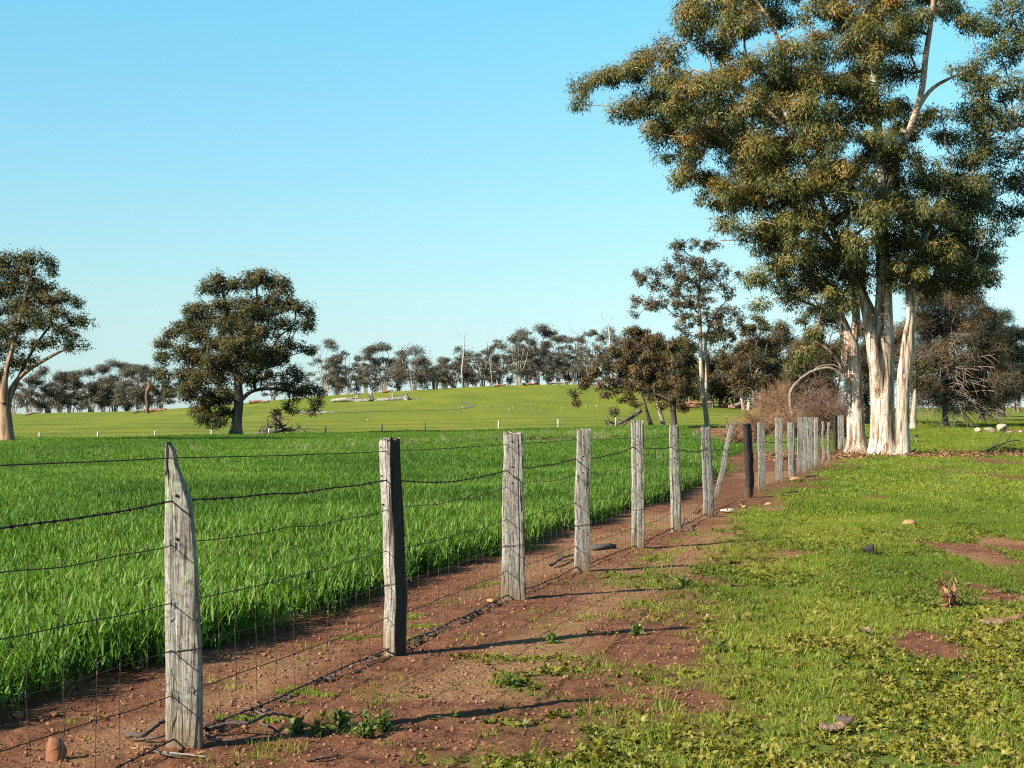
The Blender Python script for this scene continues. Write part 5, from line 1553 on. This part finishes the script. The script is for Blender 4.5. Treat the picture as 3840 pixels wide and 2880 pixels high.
# dead arching bough over the thicket
bA_ = hit(1716, 944); dA = bA_[1]
t = thing('dead_bough', 'dead tree bowed over in a high arch left of the white trunks', 'dead tree', bA_)
for k, pts in enumerate([[(1716, 946, 16), (1712, 905, 13), (1706, 862, 12), (1714, 835, 11), (1733, 815, 10), (1760, 800, 9), (1790, 795, 8), (1815, 806, 6), (1828, 830, 4)],
                         [(1722, 944, 11), (1718, 890, 9), (1718, 850, 8), (1730, 825, 7), (1752, 806, 6), (1770, 792, 6), (1800, 789, 5), (1824, 800, 4)],
                         [(1733, 815, 6), (1715, 806, 5), (1696, 799, 3)], [(1806, 800, 4), (1816, 850, 3), (1810, 880, 2)]]):
    q, r = px_stem(pts, dA + k * .15, 30); r = r * .62
    q = q + rs.normal(0, .02, q.shape)
    link('bough', Acc().tube(q, r, 8, rough=.1, seed=k).mesh('bough', M['dead_twig'], True, bA_), t)
rs = np.random.default_rng(88)
a = Acc()
for k in range(150):
    u = rs.random(); p0 = at(1700 + 125 * u, 805 + 110 * abs(rs.normal(0, .5)) + 40 * abs(.5 - u), dA + rs.normal(0, .9))
    dv = nrm(np.array([rs.normal(0, .7), rs.normal(0, .5), rs.normal(-.5, .5)])); L = rs.uniform(.4, 1.1)
    t3 = np.linspace(0, 1, 5)[:, None]
    a.tube(p0 + dv * L * t3 + np.array([0, 0, -.4])[None] * L * t3 ** 2, np.linspace(.012, .006, 5), 3)
link('twig', a.mesh('twig', M['brown_twig'], True, bA_), t)

# ------------------------------------------------------------------ the far fence along the crop
ff = thing('fence', 'distant wire fence with short pale posts along the far edge of the crop', 'fence', (0, 0, 0))
prev = []
for px, ty, dark in ((-60, 938, 0), (85, 935, 0), (211, 933, 0), (335, 931, 0), (457, 929, 0), (581, 925, 0), (703, 921, 0), (825, 917, 0), (919, 912, 1), (1077, 909, 0), (1206, 906, 0), (1330, 902, 0), (1453, 896, 0), (1570, 895, 0)):
    u = (px - HX) / F
    dd = np.geomspace(70, 190, 800); d = float(dd[np.argmax(dd > crop_far(u * dd))]) + .8
    x_ = u * d; z_ = float(terr(x_, d)); h = EYE + (HY - ty) / F * d - z_
    r_ = .028 if dark else .055
    o = link('fence_post', Acc().tube(np.array([[0, 0, -.1], [0, 0, h * .5], [rng.normal(0, .03), 0, h]]), np.array([r_, r_, r_ * .95]), 8).mesh('fence_post', M['steel_post'] if dark else M['far_post']), ff, (x_, d, z_))
    if dark: o['label'] = 'dark steel post'
    prev.append(np.array([x_, d, z_]))
for hz in (.95, .7, .45):
    pth = []
    for a_, b_ in zip(prev[:-1], prev[1:]):
        tt = np.linspace(0, 1, 10)[:-1, None]; pth.append(a_ + (b_ - a_) * tt + np.array([0, -.06, hz]))
    q = np.concatenate(pth)
    link('wire', Acc().tube(q, .006, 4).mesh('wire', M['grey_wire']), ff)


# ------------------------------------------------------------------ fallen timber, stones and small things
def fallen_branch(name, label, pts, d, mat, rs, twigs=20, tl=.5, cat='branch', r_scale=1.0, part_names=('bough', 'twig')):
    """pts: lists of (px, py, width px); boughs with side twigs"""
    b0_ = at(pts[0][0][0], pts[0][0][1], d)
    t = thing(name, label, cat, b0_)
    A2 = Acc(); A1 = []
    for k, pl in enumerate(pts):
        q, r = px_stem([(a_[0], a_[1], a_[2], rs.normal(0, .25)) for a_ in pl], d, 18)
        q[:, 2] = np.maximum(q[:, 2], terr(q[:, 0], q[:, 1]) + r * .5)
        A1.append((q, r * r_scale))
        for _ in range(int(twigs / len(pts))):
            j = rs.integers(2, len(q) - 1); L = tl * rs.uniform(.4, 1.1)
            dv = nrm(nrm(q[j] - q[j - 1]) * .8 + rs.normal(0, .7, 3) + np.array([0, 0, .35]))
            m = 6; t3 = np.linspace(0, 1, m)[:, None]
            w_ = q[j] + dv * L * t3 + rs.normal(0, .05, (m, 3)) * L * t3 + np.array([0, 0, -.3])[None] * L * t3 ** 2
            w_[:, 2] = np.maximum(w_[:, 2], terr(w_[:, 0], w_[:, 1]) + .01)
            A2.tube(w_, np.linspace(r[j] * .55, r[j] * .2, m), 4)
    for q, r in A1:
        link(part_names[0], Acc().tube(q, r, 7, rough=.15, seed=3).mesh(part_names[0], mat, True, b0_), t)
    if A2.n: link(part_names[1], A2.mesh(part_names[1], mat, True, b0_), t)
    return t


rs = np.random.default_rng(90)
fallen_branch('fallen_branch', 'dark fallen bough with crooked twigs lying right of the lone broad gum', [[(535, 944, 10), (560, 938, 9), (590, 934, 8), (608, 928, 7), (604, 912, 5), (600, 898, 4)], [(608, 930, 5), (630, 930, 4), (645, 925, 4), (658, 932, 3), (662, 941, 2)], [(545, 945, 6), (575, 928, 5), (592, 920, 3), (602, 914, 2)]],
              dC - 1, M['ash_log'], rs, 60, 1.0)
fallen_branch('fallen_branch', 'grey fallen sticks heaped left of the lone broad gum', [[(500, 944, 5), (470, 946, 4), (440, 948, 3), (418, 947, 2)], [(490, 940, 4), (462, 944, 3), (430, 944, 2)]], dC - 1.5, M['wood_log'], rs, 30, .6)
dH = hit(1380, 922)[1]
fallen_branch('fallen_branch', 'bare grey branch lying left of the bushy russet gum', [[(1385, 884, 9), (1372, 895, 8), (1350, 908, 7), (1330, 917, 5), (1316, 921, 4), (1306, 907, 3)], [(1385, 888, 6), (1362, 905, 5), (1345, 920, 4)], [(1330, 915, 4), (1318, 912, 3), (1310, 898, 2)]], dH, M['ash_log'], rs, 24, .8)
dLg = hit(790, 867)[1]
fallen_branch('fallen_log', 'bleached white logs fallen together on the hill pasture', [[(715, 866, 7), (745, 863, 9), (770, 866, 8), (800, 864, 6)], [(735, 866, 6), (765, 861, 6), (772, 856, 5), (776, 848, 3)], [(795, 864, 6), (830, 865, 8), (870, 862, 9), (882, 858, 8)], [(805, 866, 6), (803, 856, 5), (800, 848, 4)], [(868, 863, 7), (878, 855, 5), (880, 849, 3)], [(840, 860, 5), (855, 866, 5), (905, 863, 3)]],
              dLg, M['wood_log'], rs, 40, 1.6, 'log', 1.0, ('log', 'twig'))
dL2 = hit(680, 893)[1]
fallen_branch('fallen_log', 'pale fallen log and sticks right of the lone broad gum on the hillside', [[(640, 893, 5), (670, 896, 6), (690, 893, 6), (715, 895, 3)], [(672, 894, 4), (700, 890, 4), (725, 891, 2)], [(693, 893, 5), (690, 884, 3), (692, 878, 2)]], dL2, M['wood_log'], rs, 14, 1.2, 'log', 1.0, ('log', 'twig'))
for px, py, w, lab, mk in ((70, 897, 40, 'grey log on the ridge beneath the second ridge gum', 'wood_log'), (335, 891, 50, 'long orange brown log on the ridge left of the lone broad gum', 'red_log'), (300, 893, 24, 'short grey log on the ridge near the red stump', 'wood_log'), (560, 872, 44, 'reddish log on the ridge seen under the lone broad gum', 'red_log'),
                           (1080, 836, 26, 'reddish log on the ridge beneath the slender tufted gum', 'red_log'), (1210, 831, 50, 'grey log along the ridge right of the tallest gum', 'wood_log'), (1145, 833, 30, 'brown log on the ridge at the foot of the tallest gum', 'red_log'), (838, 849, 22, 'orange stump like log below the broad dark ridge gum', 'red_log')):
    b_ = hit(px, py)
    q = np.stack([np.linspace(-.5, .5, 8) * w / F * b_[1], rng.normal(0, .1, 8), .15 + rng.normal(0, .05, 8) + np.linspace(0, .25, 8)], -1)
    tag(link('log', Acc().tube(q, np.linspace(.22, .10, 8), 8, rough=.2, seed=int(px)).mesh('log', M[mk]), None, b_), lab, 'log', 'logs on the ridge')
# broken red stump on the ridge
b_ = hit(317, 893)
q = np.stack([np.array([0, .05, -.1, .1, .35, .1]), np.zeros(6), np.array([-.1, 1.0, 1.8, 2.5, 3.1, 3.5])], -1)
t = thing('tree_stump', 'broken reddish tree stump standing on the ridge', 'stump', b_)
link('trunk', Acc().tube(q, np.array([.22, .16, .16, .2, .24, .08]), 9, rough=.5, seed=2).mesh('trunk', M['red_stump']), t)
link('limb', Acc().tube(np.array([[0, 0, 2.4], [.5, 0, 2.9], [.8, .1, 3.5]]), np.array([.2, .13, .05]), 7).mesh('limb', M['red_stump']), t)
# heap of red logs under the grove
rs = np.random.default_rng(93)
heap = []
for k in range(14):
    px = 1470 + 180 * rs.random(); py = 880 + 6 * rs.random()
    b_ = hit(px, py); L = rs.uniform(.8, 2.6); an = rs.uniform(-.5, .5); e = rs.uniform(0, .35)
    q = np.stack([np.linspace(-.5, .5, 7) * L * math.cos(an), np.linspace(-.5, .5, 7) * L * math.sin(an), .18 + rs.random() * .3 + np.linspace(0, L * e, 7) + rs.normal(0, .04, 7)], -1)
    col_ = 'red_log' if rs.random() < .7 else 'wood_log'
    heap.append((px, py, L, an, e, q, col_))
heap.sort(key=lambda h: h[0])
words_ = ['leftmost', 'second', 'third', 'fourth', 'fifth', 'sixth', 'seventh', 'eighth', 'ninth', 'tenth', 'eleventh', 'twelfth', 'thirteenth', 'last']
for k, (px, py, L, an, e, q, col_) in enumerate(heap):
    b_ = hit(px, py)
    lab = '%s %s log, %s from the left in the heap under the grove' % ('long' if L > 1.8 else 'short' if L < 1.2 else 'stout', 'reddish' if col_ == 'red_log' else 'grey weathered', words_[k])
    tag(link('log', Acc().tube(q, np.linspace(.2, .12, 7) * rs.uniform(.7, 1.2), 8, rough=.25, seed=k).mesh('log', M[col_]), None, b_), lab, 'log', 'heap of old logs under the grove')


def stone(name, label, px, py, r, mat, seed, squash=.7, group=None, cat='stone', sub=3, rough=.3, sink=.25):
    r_ = np.random.default_rng(seed)
    b_ = hit(px, py)
    V, T = rock_arrays(r_, r, squash, sub, rough)
    V[:, 2] += r * squash * (1 - sink)
    me = mesh_np(name, V, T, M[mat], None, False)
    return tag(link(name, me, None, (b_[0], b_[1] + r * .5, float(terr(b_[0], b_[1])))), label, cat, group)


for i, (px, py, rp, sq, lab) in enumerate([(2112, 935, 8.5, .85, 'roundest pale boulder, left of the three on the grass'), (2138, 935, 14, .62, 'low greenish boulder, middle of the three on the grass'), (2166, 935, 15, .80, 'tallest tan boulder, right of the three on the grass'), (2182, 936, 9, .35, 'flat pale stone beside the tallest boulder'), (2206, 934, 5, .6, 'small yellow stone by the red earth patch')]):
    d = hit(px, py)[1]
    stone('boulder', lab, px, py, rp / F * d, 'quartz', 700 + i, sq, 'boulders on the grass behind the white gums', 'boulder')
for i, (px, py, r, mk, lab, sq) in enumerate([
        (1572, 1109, .13, 'bone', 'flat white stone beside the leaning slab post', .35), (1608, 1098, .07, 'yellow_stone', 'tan stone below the charred post', .5), (1660, 1092, .09, 'yellow_stone', 'pale yellow stone right of the charred post', .4),
        (1723, 1042, .16, 'yellow_stone', 'rounded tan stone at the foot of the short split post', .5), (1965, 1136, .12, 'yellow_stone', 'bright yellow stone alone on the verge turf', .4),
        (118, 1642, .050, 'laterite', 'upright brick red stone below the mesh by the first post', 1.1), (1060, 1303, .040, 'yellow_stone', 'pale tan stone left of the third post', .6), (1035, 1308, .025, 'laterite', 'small rusty stone two along from the third post', .6),
        (38, 1553, .035, 'laterite', 'rusty clod at the crop edge, leftmost', .6), (116, 1551, .033, 'laterite', 'rusty clod at the crop edge, second along', .5), (1222, 1468, .022, 'yellow_stone', 'yellow pebble on the wheel worn soil', .7), (2040, 1320, .03, 'laterite', 'red stone in the turf below the dead weed', .8),
        (1045, 1375, .026, 'yellow_stone', 'cluster stone on the sandy soil right of the dark sided post', .5)]):
    if px == 118:
        b_ = hit(px, py); r_ = np.random.default_rng(4)
        V = np.array([[sx, sy, z] for z in (-.02, .05, .105) for sx, sy in ((-1, -1), (1, -1), (1, 1), (-1, 1))], float) * [.042, .036, 1]
        V[:, :2] *= .8; V[8:, :2] *= .86; V[8:, 2] += [-.02, -.032, -.014, -.01]; V += r_.normal(0, .004, V.shape)
        Qb = [[8, 9, 10, 11]] + [[q + j, q + (j + 1) % 4, q + 4 + (j + 1) % 4, q + 4 + j] for q in (0, 4) for j in range(4)]
        o = link('stone', mesh_np('stone', V, np.array(Qb), M[mk]), None, b_); o.rotation_euler = (.05, .06, .5)
        tag(o, lab, 'stone', 'loose stones near the fence')
        continue
    stone('stone', lab, px, py, r, mk, 720 + i, sq, 'loose stones near the fence', sub=2, rough=.25)
rs = np.random.default_rng(95)
wh = [(1267, 879, 'left of the russet bush'), (1290, 879, 'nearest the fallen branch of the russet bush'), (1165, 888, 'largest of the pale ones in mid slope'), (1152, 887, 'just left of the largest pale one'), (1100, 886, 'mid slope under the tallest ridge gum'), (1062, 878, 'reddish one near the slope top'), (1108, 881, 'right of the reddish one'), (1000, 882, 'by the curved wheel track'),
      (585, 898, 'right of the lone broad gum trunk'), (600, 897, 'second right of the lone broad gum trunk'), (625, 899, 'third right of the lone broad gum trunk'), (650, 898, 'beside the pale fallen log'), (794, 908, 'left of the wheel track near the far fence'), (1245, 880, 'far right of the slope'), (1215, 883, 'right of the largest pale one'), (1320, 893, 'low at the edge of the russet bush')]
for i, (px, py, w) in enumerate(wh):
    d = hit(px, py)[1]
    stone('stone', 'small stone on the hill pasture, ' + w, px, py, rs.uniform(.10, .18), 'laterite' if px == 1062 else 'quartz', 760 + i, .6, 'stones on the hill pasture', sub=2)
stone('burnt_stump', 'small charred stump in the verge turf', 1882, 1202, .075, 'charcoal', 801, 1.0, cat='stump', sub=3, rough=.5, sink=.1)
stone('burnt_stump', 'tiny charred lump far off in the shaded turf beyond the white gums', 1978, 947, .16, 'charcoal', 802, .8, cat='stump', sub=2, rough=.4, sink=.1)


def stick(name, label, pts, r, mat, cat='stick', sub=None, group=None, rough=.2):
    P3 = []
    for k, (px, py, lift) in enumerate(pts):
        b_ = hit(px, py); b_[2] += lift; P3.append(b_)
    P3 = np.array(P3); o0 = P3[0].copy()
    q, rr = spline(P3 - o0, np.linspace(r, r * .55, len(P3)), len(P3) * 6)
    kn_ = np.random.default_rng(int(abs(pts[0][0])))
    r = r * .7; q = q + kn_.normal(0, r * .22, q.shape); rr = .7 * rr * (.88 + .24 * kn_.random(len(rr)))
    t = thing(name, label, cat, o0, group)
    link('stem', Acc().tube(q, rr, 7, rough=rough, seed=7).mesh('stem', mat), t)
    for b in sub or []:
        B3 = []
        for (px, py, lift) in b:
            p = hit(px, py); p[2] += lift; B3.append(p)
        q, rr = spline(np.array(B3) - o0, np.linspace(r * .6, r * .25, len(B3)), len(B3) * 6)
        link('side_twig', Acc().tube(q, rr, 6, rough=rough, seed=9).mesh('side_twig', mat), t)
    return t


stick('fallen_stick', 'long knotted grey stick on the ground right of the first post', [(446, 1592, .03), (490, 1586, .05), (540, 1588, .06), (580, 1574, .07), (622, 1568, .05)], .017, M['ash_log'], sub=[[(450, 1612, .03), (510, 1612, .03), (570, 1600, .03)], [(560, 1586, .05), (590, 1592, .04), (610, 1600, .02)]])
stick('fallen_stick', 'dark bent stick at the left foot of the first post', [(272, 1602, .03), (310, 1606, .04), (345, 1590, .06), (372, 1584, .08)], .018, M['ash_log'], sub=[[(300, 1612, .03), (340, 1612, .04), (376, 1606, .05)], [(330, 1630, .02), (360, 1640, .02), (392, 1644, .02)]])
stick('fallen_stick', 'pale thin twig in front of the first post', [(355, 1631, .012), (400, 1636, .012), (446, 1641, .012)], .007, M['wood_log'])
stick('fallen_stick', 'dark stick at the bottom edge by the weeds', [(665, 1650, .01), (700, 1645, .015), (735, 1640, .015)], .010, M['ash_log'])
stick('fallen_stick', 'short sticks among the soil left of the fourth post', [(1190, 1228, .03), (1215, 1216, .05), (1240, 1205, .03)], .022, M['ash_log'], sub=[[(1205, 1215, .02), (1208, 1208, .12)]])
stick('fallen_stick', 'small wire tangled twig at the foot of the narrow sixth post', [(1472, 1142, .02), (1480, 1135, .10), (1488, 1141, .05), (1496, 1148, .01)], .018, M['ash_log'], sub=[[(1478, 1146, .01), (1500, 1150, .01), (1525, 1153, .01)]])
stick('fallen_stick', 'rusty forked twig left of the leaning slab post', [(1498, 1110, .02), (1508, 1100, .04), (1518, 1092, .10)], .016, M['red_log'])
stick('fallen_stick', 'dark stick lying beyond the charred post foot', [(1740, 1031, .01), (1762, 1029, .015), (1780, 1028, .01)], .025, M['ash_log'])
stick('fallen_stick', 'straight dark stick lying in the far turf', [(1694, 1066, .01), (1720, 1064, .02), (1750, 1062, .02)], .02, M['ash_log'])
stick('fallen_stick', 'dark dead branch lying on the verge beyond the white gums', [(2120, 985, .05), (2150, 972, .15), (2180, 965, .25), (2205, 960, .2)], .06, M['ash_log'], 'branch', [[(2150, 972, .1), (2166, 960, .6), (2180, 962, .7)], [(2160, 972, .1), (2175, 978, .2), (2190, 981, .1)], [(2140, 976, .1), (2150, 968, .5)], [(2170, 968, .2), (2190, 956, .6)]])
stick('fallen_stick', 'white bent stick at the foot of the dark trunk behind the gums', [(1962, 960, .02), (1972, 954, .35), (1982, 960, .02)], .03, M['wood_log'])
a = Acc()                 # scraps caught along the bottom strand, too small to pick apart
for i in range(60):
    yv = 7.6 + 5.2 * rng.random()
    z, xw = path_z(wp_bot, yv)
    L = rng.uniform(.02, .08); dv = nrm(rng.normal(size=3) * [1, 1, .25])
    q = np.array([xw, yv, z - .01]) + dv[None] * np.linspace(-L, L, 5)[:, None] + rng.normal(0, .006, (5, 3))
    a.tube(q, rng.uniform(.003, .007) * np.array([.6, 1, 1, .8, .5]), 5)
for i in range(130):
    yv = 7.4 + 6.5 * rng.random(); z, xw = path_z(wp_bot, yv); r_ = rng.uniform(.006, .022)
    V, T = rock_arrays(rng, r_, .7, 1, .4)
    a.add(V + np.array([[xw + rng.normal(.01, .03), yv + rng.normal(0, .02), float(terr(xw, yv)) + r_ * .4]]), None, T)
tag(link('twig_litter', a.mesh('twig_litter', M['ash_log'], False)), 'dark twig scraps and clods caught along the bottom barbed strand', kind='stuff')
# plank lying by the fourth post
pa, pb_ = hit(1276, 1190), hit(1325, 1185)
v = pb_ - pa; L = float(np.linalg.norm(v[:2])); an = math.atan2(v[1], v[0])
V = np.array([[sx * L / 2, sy * .05, z] for z in (0, .035) for sx, sy in ((-1, -1), (1, -1), (1, 1), (-1, 1))]) + rng.normal(0, .004, (8, 3))
t = link('plank', mesh_np('plank', V, np.array([[0, 3, 2, 1], [4, 5, 6, 7], [0, 1, 5, 4], [1, 2, 6, 5], [2, 3, 7, 6], [3, 0, 4, 7]]), M['ash_log']), None, tuple((pa + pb_) / 2 + [0, 0, .02]))
t.rotation_euler = (.15, -.03, an)
tag(t, 'short dark plank lying behind the fourth post', 'plank')


# dead weed, bark scraps, green weeds
def weed(name, label, px, py, rs, n, h, L, W, leafmat, stemmat, cat='weed', group=None, droop=.2, lean=0.0):
    b_ = hit(px, py)
    t = thing(name, label, cat, b_, group)
    a = Acc(); C = []; D = []
    for k in range(max(3, n // 7)):
        az = rs.random() * 6.28; e = rs.random() * .6
        m = 6; tt = np.linspace(0, 1, m)[:, None]
        q = np.array([[np.cos(az) * h * e + lean * h, np.sin(az) * h * e, h * (.5 + .6 * rs.random())]]) * tt + rs.normal(0, .012, (m, 3)) * tt
        q[:, 2] -= .01
        a.tube(q, np.linspace(.006, .002, m), 5)
        for _ in range(7):
            j = rs.integers(0, m); C.append(q[j]); D.append(nrm(rs.normal(size=3) + np.array([0, 0, -droop])))
    C = np.array(C); D = np.array(D); sd = nrm(np.cross(D, rs.normal(size=D.shape)))
    V, Q = kites(C, D, sd, L * (.5 + rs.random(len(C))), W * (.6 + .8 * rs.random(len(C))))
    V[:, 2] = np.maximum(V[:, 2], .004)
    link('stem', a.mesh('stem', stemmat), t)
    link('foliage', mesh_np('foliage', V, Q, leafmat, {'tint': np.repeat(rs.random(len(C)), 4)}), t)
    return t


M['weed_leaf'] = mat_leaf('weed_leaf', [(.0, (.035, .065, .012)), (.5, (.085, .125, .020)), (1., (.17, .19, .045))], .5, .25)
weed('dead_weed', 'withered rust brown weed standing in the verge turf', 2052, 1312, np.random.default_rng(600), 90, .26, .09, .025, M['dead_leaf'], M['red_log'], droop=.7)
weed('dead_weed', 'curled dry weed scrap below the charred post', 1604, 1092, np.random.default_rng(601), 30, .14, .08, .03, M['dead_leaf'], M['red_log'], droop=.5)
GW = 'leafy green weeds on the bare soil near the first posts'
for i, (px, py, h, lab) in enumerate([(640, 1584, .10, 'leafy weed at the end of the long knotted stick'), (690, 1588, .08, 'low weed right of the long knotted stick'), (740, 1572, .10, 'bushy weed amid the post shadow'), (790, 1592, .13, 'taller dark green weed in the post shadow'), (830, 1580, .12, 'spiky weed at the right of the shadowed clump'), (1480, 1268, .12, 'grey green weed near the pale shadow line'),
                                     (1375, 1372, .10, 'weed crossing the shadow of the dark sided post'), (1110, 1482, .09, 'weed on the soil by the sandy wheel line'), (1560, 1410, .10, 'dark weed at the turf edge'), (1190, 1390, .08, 'low weed at the start of the sandy patch')]):
    weed('weed', lab, px, py, np.random.default_rng(610 + i), 110, h * .7, .045, .016, M['weed_leaf'], M['weed_leaf'], group=GW, droop=-.2)
for i, (px, py, L, an, lab) in enumerate([(2172, 1348, .34, .35, 'curled strip of tan bark at the right of the verge'), (2150, 1354, .24, .15, 'smaller bark strip against the curled one'), (1800, 1585, .17, .4, 'curled tan bark piece low in the verge turf'), (1828, 1572, .09, -.5, 'dark bark end beside the curled tan piece'), (1868, 1374, .10, .7, 'thin pale bark sliver in the turf')]):
    b_ = hit(px, py)
    m, k = 12, 6
    tt = np.linspace(-.5, .5, m); th = np.linspace(-1.2, 1.2, k)
    w = .035 * (1 - (2 * tt) ** 4 * .6)
    V = np.stack([np.broadcast_to(tt[:, None] * L, (m, k)), np.sin(th)[None] * w[:, None], .02 + np.cos(th)[None] * w[:, None] * .8 + (tt[:, None] * 2) ** 2 * .03], -1).reshape(-1, 3)
    V += rng.normal(0, .002, V.shape)
    V2 = V - np.array([0, 0, .006]); ii = np.arange(m - 1)[:, None] * k; jj = np.arange(k - 1)[None]
    Qb = np.stack([ii + jj, ii + jj + 1, ii + k + jj + 1, ii + k + jj], -1).reshape(-1, 4)
    o = link('bark_piece', mesh_np('bark_piece', np.concatenate([V, V2]), np.concatenate([Qb, Qb[:, ::-1] + m * k]), M['ash_log'] if i == 3 else M['red_log'] if i == 0 else M['tan_bark'], None, True), None, b_)
    o.rotation_euler = (.1, -.06, an)
    tag(o, lab, 'bark', 'bark pieces on the verge')
# surface roots and bark ribs at the foot of the gums
for i, pts in enumerate([[(1830, 986, .05), (1805, 988, .06), (1780, 990, .03)], [(1885, 990, .06), (1868, 993, .06), (1852, 992, .03)], [(1925, 990, .06), (1905, 995, .06), (1880, 996, .03)], [(1962, 987, .05), (1985, 989, .05), (2010, 989, .02)]]):
    stick('tree_root', ('reddish surface root running left from the leaning white gum', 'surface root between the two white gums', 'surface root in front of the stout white gum', 'surface root running right from the slim white gum')[i], pts, .07, M['red_log'], 'root', group='surface roots of the white gums', rough=.3)
